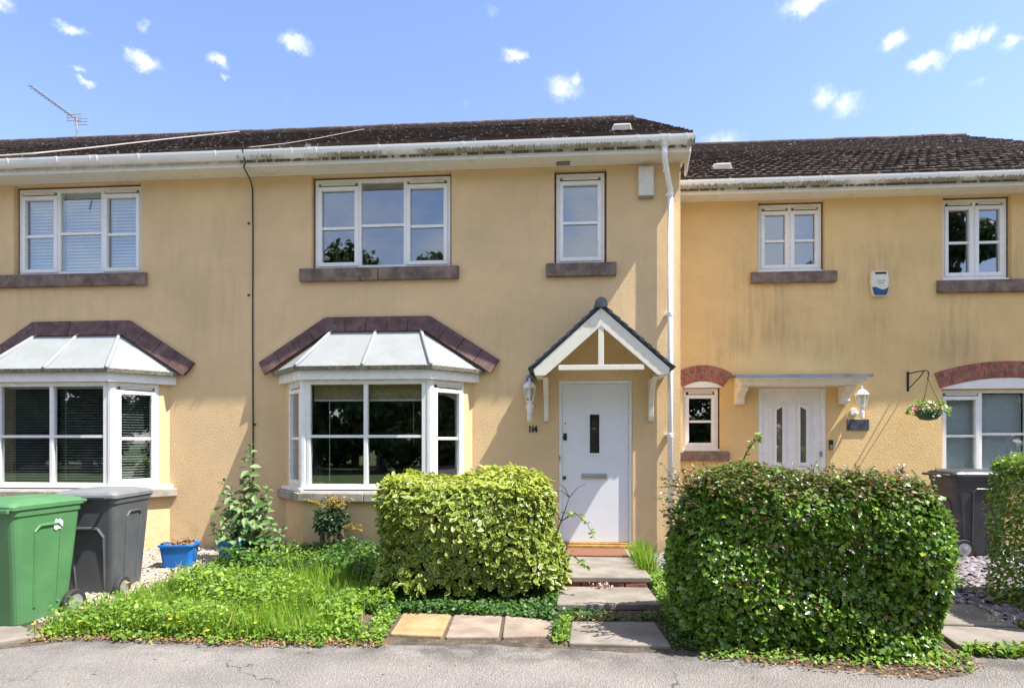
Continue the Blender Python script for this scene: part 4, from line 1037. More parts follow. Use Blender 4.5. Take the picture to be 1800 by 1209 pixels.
lantern((-.385, -.002, 2.05), .13, 'white carriage lantern with motion sensor left of the porch', True, False)
lantern((4.21, Y3 - .002, 2.02), .13, 'white carriage lantern beside the right-hand house door', False, True)
def digits():
    cu = bpy.data.curves.new('digits', 'FONT'); t = thing('house_number', (-.355, 0, 1.705), 'black house number 114 on the wall below the lantern', 'house number')
    x = -.415
    for ch in '114':
        c = bpy.data.curves.new('digit', 'FONT'); c.body = ch; c.size = .115; c.extrude = .006; c.offset = .0025
        o = bpy.data.objects.new('tmp', c); me = bpy.data.meshes.new_from_object(o); bpy.data.objects.remove(o)
        me.materials.clear(); me.materials.append(M['black'])
        o = put('digit', me, (x, -.009, 1.665), t); o.rotation_euler = (R(90), 0, 0)
        x += .036 if ch == '1' else .06
digits()
def alarm1():
    t = thing('alarm_box', (1.075, 0, 4.8), 'plain cream alarm box under the eaves of the middle house', 'alarm box')
    m = MB(); m.loft([[Vector((1.075 + sx*w, y, z)) for sx, z in ((-1, 4.62), (1, 4.62), (1, 4.985), (-1, 4.985))] for w, y in ((.098, -.002), (.098, -.05), (.088, -.075))]); soft(m.build('cover', 'plug', t), .01, 3)
    m = MB(); m.loft([[Vector((1.075 + sx*w, y, z)) for sx, z in ((-1, zz), (1, zz), (1, 4.618), (-1, 4.618))] for w, y, zz in ((.092, -.002, 4.60), (.092, -.045, 4.60), (.08, -.07, 4.612))]); m.build('lamp_lens', 'lead_grey', t)
alarm1()
def alarm3():
    x, z = 4.545, 3.80; y = Y3
    t = thing('alarm_box', (x, y, z), 'cream and blue alarm box between the upper windows of the right house', 'alarm box')
    prof = [(-.10, -.16), (-.075, -.185), (.075, -.185), (.10, -.16), (.125, .02), (.12, .13), (.10, .175), (-.10, .175), (-.12, .13), (-.125, .02)]
    m = MB(); m.loft([[Vector((x + a*s, y - d, z + b*s)) for a, b in prof] for s, d in ((1, .002), (1, .045), (.93, .065))]); soft(m.build('cover', 'plug', t), .006)
    n = 9; up = [(-.112 + .224*k/n, -.075 + .02*math.sin(k/n*2*math.pi*1.0 + .6)) for k in range(n+1)]
    m = MB(); m.prism([Vector((x + a, y - .0655, z + b)) for a, b in [(-.09, -.158), (-.068, -.174), (.068, -.174), (.09, -.158)] + up[::-1]], Vector((0, -.003, 0))); m.build('blue_wave', 'blue', t)
    m = MB(); m.box((x - .07, y - .068, z + .125), (x + .08, y - .0655, z + .155)); m.build('solar_strip', 'black', t)
    for k, (a, b) in enumerate(((-.035, .07), (-.02, .05))):
        m = MB(); m.box((x + a, y - .068, z + .03 - k*.035), (x + b, y - .0655, z + .038 - k*.035)); m.build('print_line', 'lead_grey', t)
alarm3()
m = MB(); m.box((4.11, Y3 - .02, 1.705), (4.415, Y3 - .003, 1.862)); o = m.build('wall_plaque', 'slate'); soft(o, .004); tag(o, 'blank dark slate plaque under the lantern of the right house', 'plaque')
t = thing('doorbell', (3.888, Y3, 1.43), 'small black and silver doorbell beside the right-hand door', 'doorbell')
m = MB(); m.box((3.86, Y3 - .025, 1.43), (3.916, Y3 - .003, 1.565)); soft(m.build('case', 'black', t), .006)
m = MB(); m.box((3.866, Y3 - .029, 1.436), (3.91, Y3 - .0255, 1.50)); m.build('button_plate', 'chrome', t)
# hanging basket
def basket():
    x = 4.95; yb = Y3
    t = thing('basket_bracket', (x, yb, 2.26), 'black iron hanging bracket beside the arched window', 'bracket')
    m = MB(); m.box((x - .014, yb - .014, 2.26), (x + .014, yb - .002, 2.54)); m.build('back_plate', 'iron', t)
    m = MB(); m.tube([(x, yb - .01, 2.51), (x + .03, yb - .2, 2.52), (x + .06, yb - .37, 2.515), (x + .065, yb - .40, 2.49), (x + .063, yb - .39, 2.465)], .009, 6); m.tube([(x, yb - .01, 2.3), (x + .01, yb - .06, 2.32), (x + .04, yb - .25, 2.45), (x + .05, yb - .31, 2.515)], .008, 6); m.build('arm', 'iron', t)
    h = Vector((x + .063, yb - .39, 2.46)); c = Vector((x + .063, yb - .39, 1.98))
    t = thing('hanging_basket', c, 'hanging basket of pink and white flowers right of the lantern', 'hanging basket')
    m = MB(); m.lathe([(.02, c.z - .15), (.10, c.z - .135), (.15, c.z - .08), (.165, c.z - .0), (.155, c.z), (.14, c.z - .02), (.01, c.z - .03)], (c.x, c.y, 0), 18); m.build('bowl', 'plant_pot', t, smooth=True)
    m = MB(); m.tube([(h.x, h.y, h.z + .02), (h.x + .012, h.y, h.z - .01), (h.x - .008, h.y, h.z - .05), (h.x, h.y, h.z - .08)], .008, 6); m.build('hook', 'plant_pot', t)
    for a in (90, 210, 330):
        m = MB(); m.tube([(h.x, h.y, h.z - .07), (c.x + .155*math.cos(R(a)), c.y + .155*math.sin(R(a)), c.z)], .003, 4); m.build('chain', 'iron', t)
    n = 420; a = rng.uniform(0, 2*math.pi, n); r = np.sqrt(rng.random(n))*.235; zz = c.z + .03 + .06*(1 - (r/.235)**2) + rng.normal(0, .025, n) - np.where(r > .19, rng.random(n)*.1, 0)
    pos = np.stack([c.x + r*np.cos(a), c.y + r*np.sin(a), zz], 1); nr = rv(n, .6) + np.array([0, -.2, 1]); tp = np.stack([np.cos(a), np.sin(a), rng.normal(0, .5, n)], 1)
    joined('foliage', tm_lance(.25), pos, basis(nr, tp), rng.uniform(.035, .06, n), ['weed'], t)
    for k in range(46):
        a = random.uniform(0, 2*math.pi); rr = math.sqrt(random.random())*.22; q = Vector((c.x + rr*math.cos(a), c.y + rr*math.sin(a), c.z + random.uniform(.02, .12)*(1 if rr < .16 else .3)))
        m = MB(); nn = (Vector((math.cos(a), math.sin(a), .8)) + Vector((0, -.7, 0)) + Vector((random.gauss(0, .3), random.gauss(0, .3), 0))).normalized(); xx = nn.orthogonal().normalized(); yy = nn.cross(xx); s = random.uniform(.026, .04)
        ring = [q + (xx*math.cos(i*math.pi/5) + yy*math.sin(i*math.pi/5))*s*(1 if i % 2 == 0 else .62) + nn*.006 for i in range(10)]
        m.add([q] + ring, [(0, 1 + i, 1 + (i+1) % 10) for i in range(10)]); m.build('flower', 'petal_pink' if q.x - c.x < .1 and random.random() < .6 else 'petal_white', t)
basket()

# ---------------------------------------------------------------- blinds and things behind the glass
FB1 = FR(c1 - .785, -.52)
for u0, u1, n in ((.06, .76, 'left-hand'), (.81, 1.5, 'right-hand')):
    blind((c1 - .785 + (u0+u1)/2, -.4, 1.0), FB1, u0, u1, 1.06, 2.22, -.11, 'venetian blind in the %s front pane of the left bay window' % n, .034, tilt=.12)
Fr1 = FR(c1 + .785, -.52, .455, .52)
blind((c1 + .99, -.25, 1.0), Fr1, .1, .53, 1.08, 2.2, -.11, 'venetian blind in the angled right light of the left bay window', .034, tilt=.12)
for k, (a, b) in enumerate(((-7.36, -6.87), (-6.83, -6.2), (-6.16, -5.70))):
    blind(((a+b)/2, .17, 3.85), F0, a, b, 3.88, 4.94, -.17, 'closed white blind in the %s light of the left house bedroom window' % ('left', 'middle', 'right')[k], .045, tilt=.9)
for k, (a, b) in enumerate(((5.47, 6.0), (6.03, 6.6), (6.63, 7.14))):
    blind(((a+b)/2, Y3+.17, 1.1), F3, a, b, 1.12, 2.24, -.17, 'closed pale blind in the %s light of the arched window' % ('left', 'middle', 'right')[k], .04, tilt=1.0)
def bamboo():
    for u0, u1, n in ((.09, .77, 'left'), (.80, 1.49, 'right')):
        F = FR(c2 - .785, -.52); cx = c2 - .785 + (u0+u1)/2
        t = thing('bamboo_blind', (cx, -.4, 2.1), 'rolled-up bamboo blind in the %s front pane of the middle bay window' % n, 'blind')
        for k in range(8):
            m = MB(); m.fbox(F, u0, u1, -.13 - .008*(k % 2), -.115 - .008*(k % 2), 2.075 + k*.021, 2.094 + k*.021); m.build('cane', 'bamboo', t)
        m = MB(); m.fbox(F, u0, u1, -.145, -.12, 2.045, 2.07); m.build('bottom_rail', 'blind', t)
        u = u0 + .2 if n == 'left' else u1 - .14
        m = MB(); m.fbox(F, u, u + .006, -.118, -.114, 1.05 if n == 'left' else 1.5, 2.05); m.build('pull_cord', 'bamboo' if n == 'right' else 'blind', t)
bamboo()
t = thing('ornament', (c2 - .68, -.36, .97), 'small dark ornament with yellow base on the inside sill of the middle bay', 'ornament')
m = MB(); m.box((c2 - .74, -.36, .97), (c2 - .60, -.30, 1.04)); soft(m.build('base', 'petal_yellow', t), .015)
m = MB(); m.lathe([(.05, 1.041), (.06, 1.1), (.055, 1.2), (.03, 1.25), (.005, 1.255)], (c2 - .66, -.33, 0), 10); m.build('body', 'iron', t)

# ---------------------------------------------------------------- wheelie bins and boxes
def wheelie(x, y, z, rot, mat, label, sticker=False, lidmat=None):
    """local: back (wheels, handle) toward +y; x, y = centre of base"""
    t = thing('wheelie_bin', (x, y, z), label, 'wheelie bin')
    Rm = Matrix.Rotation(rot, 3, 'Z')
    def T(m): m.v = [Rm @ p + Vector((x, y, z)) for p in m.v]; return m
    lm = lidmat or mat
    m = MB(); rings = []
    for zz, w, d, cy, r in ((.02, .44, .47, -.02, .05), (.05, .46, .50, -.02, .06), (.5, .51, .58, -.02, .06), (.93, .555, .66, -.02, .06), (.935, .575, .68, -.02, .06), (.985, .58, .685, -.02, .06)):
        rings.append(rrect(0, cy, w, d, r, zz))
    m.loft(rings); bd = soft(T(m).build('body', mat, t), .006)
    for s in (-1, 1):
        m = MB()
        pts = [(s*.235, -.13, .16), (s*.272, -.15, .80), (s*.276, -.11, .84), (s*.276, .06, .84), (s*.272, .1, .80), (s*.235, .09, .16)]
        m.tube([(a, b, c) for a, b, c in pts], .013, 6); T(m).build('side_rib', mat, bd)
    # recessed back with uprights
    m = MB()
    for s in (-1, 1): m.tube([(s*.13, .225, .12), (s*.15, .285, .62), (s*.1, .30, .70)], .017, 6)
    m.tube([(-.1, .30, .70), (.1, .30, .70)], .017, 6); T(m).build('back_rib', mat, bd)
    m = MB(); rings = []
    for zz, w, d, cy, r in ((.985, .60, .72, -.025, .05), (1.02, .60, .72, -.025, .05), (1.045, .56, .68, -.02, .07), (1.068, .40, .5, 0, .1)): rings.append(rrect(0, cy, w, d, r, zz))
    m.loft(rings); ld = soft(T(m).build('lid', lm, t), .005)
    m = MB(); m.box((-.27, -.40, .965), (.27, -.375, 1.0)); soft(T(m).build('lid_lip', lm, ld), .006)
    m = MB(); m.tube([(-.23, .33, 1.0), (-.23, .40, 1.005), (.23, .40, 1.005), (.23, .33, 1.0)], .017, 8); m.box((-.06, .33, .985), (.06, .40, 1.012)); T(m).build('handle', mat, t)
    m = MB(); m.tube([(-.27, .215, .1), (.27, .215, .1)], .012, 8); T(m).build('axle', 'steel', t)
    for s in (-1, 1):
        m = MB(); m.lathe([(.065, -.022), (.11, -.026), (.116, -.012), (.116, .012), (.11, .026), (.065, .022)], (s*.285, .215, .116), 20, 'X'); w_ = T(m).build('wheel', 'rubber', t)
        m = MB(); m.lathe([(.012, -.03), (.05, -.024), (.075, -.0235), (.075, .0235), (.05, .024), (.012, .03)], (s*.285, .215, .116), 16, 'X'); T(m).build('hub', 'steel', w_)
    if sticker:
        m = MB(); k = [(1.7*a, 1.7*b) for a, b in ((0, 0), (.012, -.012), (.03, -.004), (.05, -.01), (.054, .03), (.036, .045), (.03, .036), (.014, .048), (.006, .03))]
        m.add([Vector((.2745 + .004, .02 + a, .80 + b)) for a, b in k], [tuple(range(len(k)))]); m.prism([Vector((.276, .02 + a, .80 + b)) for a, b in k], (.002, 0, 0)); T(m).build('torn_sticker', 'paper', bd)
    return t
wheelie(-4.60, -2.96, .005, R(-4), 'bin_green', 'green wheelie bin at the left edge beside the grass', True)
wheelie(-4.54, -2.08, .015, R(188), 'bin_grey', 'grey wheelie bin between the green bin and the left bay', lidmat='bin_lid')
wheelie(5.08, .25, gz(5.2, .3), R(90), 'bin_dark', 'charcoal wheelie bin behind the hedges below the arched window')
def recycling(x, y, z, rot, label, litter, k=.8):
    t = thing('recycling_box', (x, y, z), label, 'recycling box'); Rm = Matrix.Rotation(rot, 3, 'Z')
    def T(m): m.v = [Rm @ (p*k) + Vector((x, y, z)) for p in m.v]; return m
    m = MB(); m.loft([rrect(0, 0, .36, .26, .05, 0), rrect(0, 0, .44, .33, .05, .31), rrect(0, 0, .475, .365, .05, .315), rrect(0, 0, .475, .365, .05, .345), rrect(0, 0, .44, .33, .05, .345), rrect(0, 0, .42, .31, .05, .29)]); bd = soft(T(m).build('body', 'blue_box', t), .004)
    m = MB(); m.tube([(.235, -.08, .32), (.275, -.06, .24), (.275, .06, .24), (.235, .08, .32)], .01, 6); T(m).build('handle', 'black', t)
    if litter:
        n = 160; pos = np.stack([x + rng.uniform(-.13, .13, n), y + rng.uniform(-.09, .09, n), z + .24 + rng.random(n)*.06], 1)
        joined('dead_leaves', tm_round(), pos, basis(rv(n) + np.array([0, 0, 1.5]), rv(n)), rng.uniform(.03, .06, n), ['litter'], t)
recycling(-4.30, -1.22, gz(-4.3, -1.2), R(12), 'blue recycling box of dead leaves on the gravel by the wall', True)
recycling(-3.80, -.92, gz(-3.9, -.98) - .01, R(-14), 'blue recycling box half hidden behind the tall leafy shrub', False)

# ---------------------------------------------------------------- hedges and shrubs
def wob(p, f=5.0, a=.04):
    return a * (np.sin(p[:, 0]*f + 1.3*np.sin(p[:, 2]*f*.8)) + np.sin(p[:, 1]*f*1.2 + 2 + p[:, 0]*1.7) + np.sin(p[:, 2]*f*1.1 + p[:, 0]*f*.6)) / 2
def hedge_points(lo, hi, n, depth, rnd=.12, wa=.04):
    lo = np.array(lo); hi = np.array(hi); s = hi - lo; c = (lo + hi)/2
    areas = np.array([s[1]*s[2]]*2 + [s[0]*s[2]]*2 + [s[0]*s[1]]); w = areas / areas.sum(); w[3] *= .55
    w /= w.sum()
    f = rng.choice(5, n, p=w); u = rng.random((n, 3)) * s + lo
    nr = np.zeros((n, 3))
    for k, (ax, val, sg) in enumerate(((0, lo[0], -1), (0, hi[0], 1), (1, lo[1], -1), (1, hi[1], 1), (2, hi[2], 1))):
        i = f == k; u[i, ax] = val; nr[i, ax] = sg
    # round the edges
    q = np.clip(u, lo + rnd, hi - rnd); d = u - q; d[:, 2] = np.where(u[:, 2] < c[2], 0, d[:, 2]); ln = np.linalg.norm(d, axis=1, keepdims=True)
    q2 = u - d; nn = np.where(ln > 1e-6, d/np.maximum(ln, 1e-6), nr); p = q2 + nn * np.minimum(ln, rnd)
    p = p + nn * (wob(u, 6, wa)[:, None] - rng.exponential(depth, n)[:, None] + .02)
    return p, nn
def hedge_core(parent, lo, hi, k):
    m = MB()
    for _ in range(k):
        x = random.uniform(lo[0]+.15, hi[0]-.15); y = random.uniform(lo[1]+.15, hi[1]-.15); p = Vector((x, y, lo[2]-.03)); pts = [p]; h = (hi[2]-lo[2])
        for s in range(4): p = p + Vector((random.uniform(-.09, .09), random.uniform(-.07, .07), h*.21)); pts.append(p)
        m.tube(pts, [.016, .013, .01, .007, .003], 5)
        for s in range(1, 5):
            for _ in range(3):
                e = pts[s] + Vector((random.uniform(-.25, .25), random.uniform(-.25, .25), random.uniform(.0, .18))); m.tube([pts[s], (pts[s]+e)/2 + Vector((0, 0, .03)), e], [.006, .004, .002], 4)
    m.build('branches', 'twig', parent)['kind'] = 'stuff'
# variegated bush
lo, hi = (-1.72, -2.30, .10), (-.06, -1.40, 1.21)
EU = thing('variegated_bush', (-.85, -1.85, .05), 'clipped yellow-variegated evergreen bush between the bay window and the steps', 'bush')
hedge_core(EU, lo, hi, 34)
p, nn = hedge_points(lo, hi, 12500, .06, .36, .085)
n = len(p); up = np.array([0, 0, .55]) * (1) ; nrm = nn*.8 + up + rv(n, .42); tip = nn*1.0 + np.array([0, 0, .55]) + rv(n, .75)
keep = (p[:, 2] > .14 + .10*np.sin(p[:, 0]*7)**2)
p, nrm, tip = p[keep], nrm[keep], tip[keep]
nw = (p[:, 2] + rng.normal(0, .06, len(p)) > 1.06) & (rng.random(len(p)) < .7); od = ~nw
leaves(tm_oval(), p[od], nrm[od], tip[od], rng.uniform(.05, .09, od.sum()), ['euo_green', 'euo_cream'], EU, 'euo')
leaves(tm_oval(), p[nw] + np.array([0, 0, .02]), nrm[nw], tip[nw] + np.array([0, 0, .6]), rng.uniform(.04, .075, nw.sum()), ['euo_top', 'euo_cream'], EU, 'eut', 0, 'new_growth')
# big clipped hedge by the path
lo, hi = (.94, -3.40, .03), (2.78, -2.42, 1.24)
HR = thing('clipped_hedge', (1.84, -2.9, .03), 'large dark green box-shaped hedge between the two garden paths', 'hedge')
hedge_core(HR, lo, hi, 40)
p, nn = hedge_points(lo, hi, 43000, .06, .25, .085)
n = len(p); tops = (p[:, 2] > 1.16 - .1*rng.random(n)) & (rng.random(n) < .75)
nrm = nn*.65 + np.array([.35, 0, .7]) + rv(n, .6); tip = rv(n, .7) + nn*.5 + np.array([0, 0, -.1])
ok = ~tops
leaves(tm_lobed(), p[ok], nrm[ok], tip[ok], np.clip(rng.lognormal(math.log(.04), .3, ok.sum()), .02, .07), ['haw'], HR, 'haw')
p2 = p[tops] + np.array([0, 0, .02]); n2 = len(p2)
leaves(tm_lobed(), p2, nrm[tops] + np.array([0, 0, .5]), tip[tops] + np.array([0, 0, .6]), rng.uniform(.024, .042, n2), ['haw_top'], HR, 'hawtop', 0, 'top_growth')
def sprigs(parent, bases, mat, ln, key, lsize, tm=None):
    """thin shoots with leaves along them"""
    m = MB(); P = []; Nn = []; Tt = []
    for b, d in bases:
        b = Vector(b); d = Vector(d).normalized(); l = ln*random.uniform(.6, 1.2); pts = [b]
        for k in range(4): d = (d + Vector((random.gauss(0, .12), random.gauss(0, .12), -.02))).normalized(); pts.append(pts[-1] + d*l/4)
        m.tube(pts, [.004, .0035, .003, .002, .001], 4)
        for k in range(1, 5):
            for j in range(3):
                q = pts[k-1].lerp(pts[k], random.random()); P.append(q); s = Vector((random.gauss(0, 1), random.gauss(0, 1), random.gauss(.3, .5))); Tt.append(s + d*.6); Nn.append(Vector((random.gauss(0, .5), -.3 + random.gauss(0, .5), 1)))
    m.build('shoots', 'twig', parent)['kind'] = 'stuff'
    leaves(tm or tm_lobed(), np.array(P), np.array(Nn), np.array(Tt), rng.uniform(lsize*.7, lsize*1.2, len(P)), [mat], parent, key, 0, 'shoot_leaves')
sprigs(HR, [((random.uniform(.95, 2.7), random.uniform(-3.3, -2.5), 1.2), (random.gauss(0, .45), random.gauss(0, .4), 1)) for _ in range(130)], 'haw_top', .16, 'hs', .034)
sprigs(HR, [((.97, random.uniform(-3.2, -2.5), random.uniform(.75, 1.2)), (-1, random.gauss(-.1, .3), random.gauss(.5, .4))) for _ in range(34)], 'haw_top', .17, 'hs', .032)
# tall bright shoot
m = MB(); s0 = wp(1293, 845, -2.6); s1 = wp(1312, 795, -2.6); s2 = wp(1338, 762, -2.6); m.tube([s0, s1, s2], [.006, .005, .002], 5); m.build('tall_shoot', 'twig', HR)
P = []; 
for k in range(26):
    f = random.random()**.7; q = s0.lerp(s1, f*2) if f < .5 else s1.lerp(s2, f*2 - 1); P.append(q)
leaves(tm_lance(.24), np.array(P), rv(26, .5) + np.array([0, -.5, 1]), rv(26, 1) + np.array([.3, 0, .3]), rng.uniform(.04, .07, 26), ['young'], HR, 'yl', 26)
# hedge at the right edge
lo, hi = (4.02, -2.95, .05), (5.5, -1.72, 1.40)
HE = thing('clipped_hedge', (4.75, -2.3, .05), 'smaller hedge cut off by the right edge of the picture', 'hedge')
hedge_core(HE, lo, hi, 26)
p, nn = hedge_points(lo, hi, 24000, .06, .14, .05); n = len(p)
tops = (p[:, 2] > 1.25) & (rng.random(n) < .6); ok = ~tops
nrm = nn*.7 + np.array([.1, 0, .6]) + rv(n, .55); tip = rv(n, .7) + nn*.5
leaves(tm_lobed(), p[ok], nrm[ok], tip[ok], rng.uniform(.028, .05, ok.sum()), ['haw'], HE, 'haw', 300)
leaves(tm_lobed(), p[tops], nrm[tops], tip[tops], rng.uniform(.028, .05, tops.sum()), ['young'], HE, 'yt', 0, 'top_growth')
sprigs(HE, [((4.05 + random.uniform(0, .4), random.uniform(-2.8, -1.8), random.uniform(.7, 1.35)), (-.7, random.gauss(-.2, .4), random.gauss(.5, .5))) for _ in range(36)], 'haw_top', .15, 'hs', .034)

# tall buddleia-like shrub against the wall
def shrub():
    b = Vector((-3.68, -.86, gz(-3.7, -.86)))
    t = thing('leafy_shrub', b, 'tall grey-green leafy shrub against the wall left of the middle bay', 'shrub')
    m = MB(); P = []; Nn = []; Tt = []; S = []
    stems = [((.0, .05, 1.36), 1), ((-.30, .0, .95), .9), ((-.16, -.1, .78), 1), ((.12, -.1, .80), 1), ((.28, -.05, .66), .9), ((.36, -.15, .48), .8), ((-.34, -.1, .62), .8), ((.04, -.2, .66), 1), ((-.07, .05, .98), .9), ((.22, .05, .86), .8), ((.42, .0, .40), .7), ((-.2, -.2, .52), .8), ((.2, -.22, .5), .8), ((-.42, -.02, .42), .9), ((-.28, -.22, .36), .9), ((.1, -.3, .4), .9), ((.34, -.25, .34), .9), ((-.1, -.3, .34), .9), ((.46, -.1, .3), .8), ((-.22, .05, .72), .9), ((.1, .1, .6), .9)]
    for (e, sz) in stems:
        e = Vector(e); mid = Vector((e.x*.5 + random.gauss(0, .03), e.y*.5, e.z*.55)); pts = [b, b + mid*.5, b + mid, b + (mid + e)/2 + Vector((random.gauss(0, .02), 0, 0)), b + e]
        m.tube(pts, [.016, .012, .008, .006, .002], 5)
        nodes = int(e.length*15)
        for k in range(nodes):
            f = .28 + .72*k/max(1, nodes-1); i = min(3, int(f*4)); q = pts[i].lerp(pts[i+1], f*4 - i); ang = k*R(90) + random.uniform(-.4, .4)
            for s in (0, math.pi):
                d = Vector((math.cos(ang + s), math.sin(ang + s), random.uniform(-.35, .35))); P.append(q); Tt.append(d); Nn.append(Vector((random.gauss(0, .35), random.gauss(-.45, .35), .8))); S.append(random.uniform(.13, .22)*sz*(1.12 - .5*f))
        for k in range(5): P.append(b + e); Tt.append(Vector((random.gauss(0, 1), random.gauss(0, 1), 1.2))); Nn.append(Vector((random.gauss(0, 1), random.gauss(0, 1), .5))); S.append(random.uniform(.04, .06))
    # old pruned wood
    for k in range(9): 
        e = Vector((random.uniform(-.1, .22), random.uniform(-.1, .05), random.uniform(.28, .58))); m.tube([b + Vector((random.gauss(0, .04), random.gauss(0, .03), 0)), b + e*.6, b + e], [.022, .016, .013], 6)
    m.build('stems', 'bark', t)
    leaves(tm_lance(.26), np.array([list(v) for v in P]), np.array([list(v) for v in Nn]), np.array([list(v) for v in Tt]), np.array(S), ['budd'], t, 'bud', 300)
shrub()
def nandina():
    b = Vector((-2.72, -.80, gz(-2.8, -.8)))
    t = thing('small_shrub', b, 'small shrub with dark leaves, orange tips and bare trunks before the bay', 'shrub')
    for dx, dy, h, r in ((-.07, 0, .44, .032), (.03, -.04, .38, .028), (.13, .02, .42, .034), (.08, .05, .46, .02)):
        m = MB(); m.tube([b + Vector((dx, dy, -.03)), b + Vector((dx*1.2 + random.gauss(0, .01), dy, h*.5)), b + Vector((dx*1.1, dy, h))], [r*1.2, r, r*.8], 8); m.build('trunk', 'bark', t)
    n = 520; d = rv(n); d /= np.linalg.norm(d, axis=1, keepdims=True); r = rng.random(n)**.45; c = np.array(b) + np.array([.02, 0, .52])
    pos = c + d*r[:, None]*np.array([.21, .19, .20]); leaves(tm_lance(.26), pos, d*.6 + rv(n, .5) + np.array([0, 0, .5]), d + rv(n, .6) + np.array([0, 0, -.2]), rng.uniform(.045, .075, n), ['nan'], t, 'nan', 180)
    m = MB(); P = []; Tt = []
    for k in range(22):
        a = random.uniform(0, 6.28); s = Vector(c) + Vector((.14*math.cos(a)*random.random(), .12*math.sin(a)*random.random(), .12)); e = s + Vector((random.gauss(0, .12), random.gauss(-.03, .08), random.uniform(.06, .17)))
        if k > 15: s = Vector(c) + Vector((.15, -.05, -.12)); e = s + Vector((random.uniform(.1, .26), random.gauss(0, .05), random.uniform(-.02, .12)))
        m.tube([s, (s+e)/2 + Vector((0, 0, .01)), e], [.003, .002, .001], 4)
        for j in range(12): P.append(s.lerp(e, .2 + .8*random.random())); Tt.append((e - s).normalized()*.7 + Vector((random.gauss(0, .7), random.gauss(0, .7), random.gauss(.1, .5))))
    m.build('new_shoots', 'twig', t)
    leaves(tm_lance(.17), np.array([list(v) for v in P]), rv(len(P), .5) + np.array([0, -.3, 1]), np.array([list(v) for v in Tt]), rng.uniform(.03, .055, len(P)), ['nan_orange'], t, 'nano', 110, 'orange_foliage')
nandina()
# trailing bramble shoot beside the steps
def bramble():
    P0 = [wp(985, 900, -1.9), wp(1012, 902, -2.0), wp(1032, 920, -2.05), wp(1046, 948, -2.1)]; P1 = [wp(985, 965, -1.9), wp(1005, 975, -2.0), wp(1025, 990, -2.1), wp(1038, 1004, -2.15)]
    t = thing('bramble_shoot', P0[0], 'thin leafy shoot arching from the bush over the front steps', 'shoot')
    m = MB(); P = []; Tt = []
    for pts in (P0, P1):
        m.tube(pts, [.004, .004, .003, .0015], 5)
        for k in range(3):
            for j in range(6): P.append(pts[k].lerp(pts[k+1], random.random())); Tt.append(Vector((random.gauss(.3, .8), random.gauss(-.2, .5), random.gauss(-.2, .6))))
    m.build('stem', 'twig', t)
    leaves(tm_lance(.3), np.array([list(v) for v in P]), rv(len(P), .4) + np.array([0, -.6, .8]), np.array([list(v) for v in Tt]), rng.uniform(.035, .065, len(P)), ['weed'], t, 'brl', 60)
bramble()

# ---------------------------------------------------------------- ground cover
GZ = np.vectorize(gz)
def inpoly(p, poly):
    x, y = p[:, 0], p[:, 1]; r = np.zeros(len(p), bool); j = len(poly) - 1
    for i in range(len(poly)):
        xi, yi = poly[i]; xj, yj = poly[j]; c = ((yi > y) != (yj > y)) & (x < (xj-xi)*(y-yi)/(yj-yi+1e-12) + xi); r ^= c; j = i
    return r
def fill(poly, n):
    a = np.array(poly); lo, hi = a.min(0), a.max(0); out = np.zeros((0, 2))
    while len(out) < n:
        q = rng.random((n*2, 2))*(hi-lo) + lo; out = np.vstack([out, q[inpoly(q, poly)]])
    return out[:n]
def cover(name, poly, n, tm, mats, smin, smax, hmax, label, cat, upright=False, thin=None):
    q = fill(poly, n)
    if thin is not None: q = q[rng.random(len(q)) < thin(q)]
    n = len(q); z = GZ(q[:, 0], q[:, 1]); hh = hmax(q) if callable(hmax) else np.full(n, hmax)
    if upright:
        tip = np.stack([rng.normal(0, .28, n), rng.normal(0, .28, n), np.ones(n)], 1); nr = np.stack([rng.normal(0, 1, n), rng.normal(0, 1, n), np.full(n, .15)], 1); sc = rng.uniform(smin, smax, n)*hh
        pos = np.stack([q[:, 0], q[:, 1], z - .005], 1)
    else:
        pos = np.stack([q[:, 0], q[:, 1], z + .008 + rng.random(n)**1.3*hh], 1); nr = rv(n, .45) + np.array([0, -.15, 1]); tip = rv(n); sc = rng.uniform(smin, smax, n)
    o = joined(name, tm, pos, basis(nr, tip), sc, mats, None); tag(o, label, cat); return o
LAWN = [(-4.0, -3.42), (-3.7, -3.32), (-2.9, -3.33), (-2.0, -3.34), (-1.72, -3.26), (-1.5, -3.27), (-1.62, -3.0), (-1.78, -2.75), (-1.5, -2.5), (-1.6, -1.6), (-1.8, -.7), (-3.3, -.72), (-3.9, -1.1), (-4.0, -1.6), (-4.0, -2.2), (-4.08, -2.8), (-4.2, -3.15)]
def hn(q, f=3.0): return .5 + .25*(np.sin(q[:, 0]*f + 1) + np.sin(q[:, 1]*f*1.3 + q[:, 0]*2.1))
cover('grass', LAWN, 17000, tm_blade(), ['grass'], .6, 1.2, lambda q: .08 + .15*hn(q, 2.6), 'long bright grass in the weedy front garden', 'grass', True, lambda q: np.clip(hn(q, 1.7)*1.3, .15, 1))
cover('weeds', LAWN, 21000, tm_round(), ['weed'], .018, .042, lambda q: .05 + .16*hn(q, 4.1), 'low bright green weeds among the grass', 'weeds')
cover('weeds', LAWN, 9000, tm_lance(.28), ['weed'], .03, .07, lambda q: .10 + .22*hn(q, 5.3), 'clumps of broad-leaved weeds in the front garden grass', 'weeds', False, lambda q: np.clip((hn(q, 3.7) - .42)*3, 0, 1))
cover('dry_grass', LAWN, 70, tm_blade(), ['straw'], .7, 1.3, .2, 'thin dry straw-coloured stalks among the garden grass', 'grass', True)
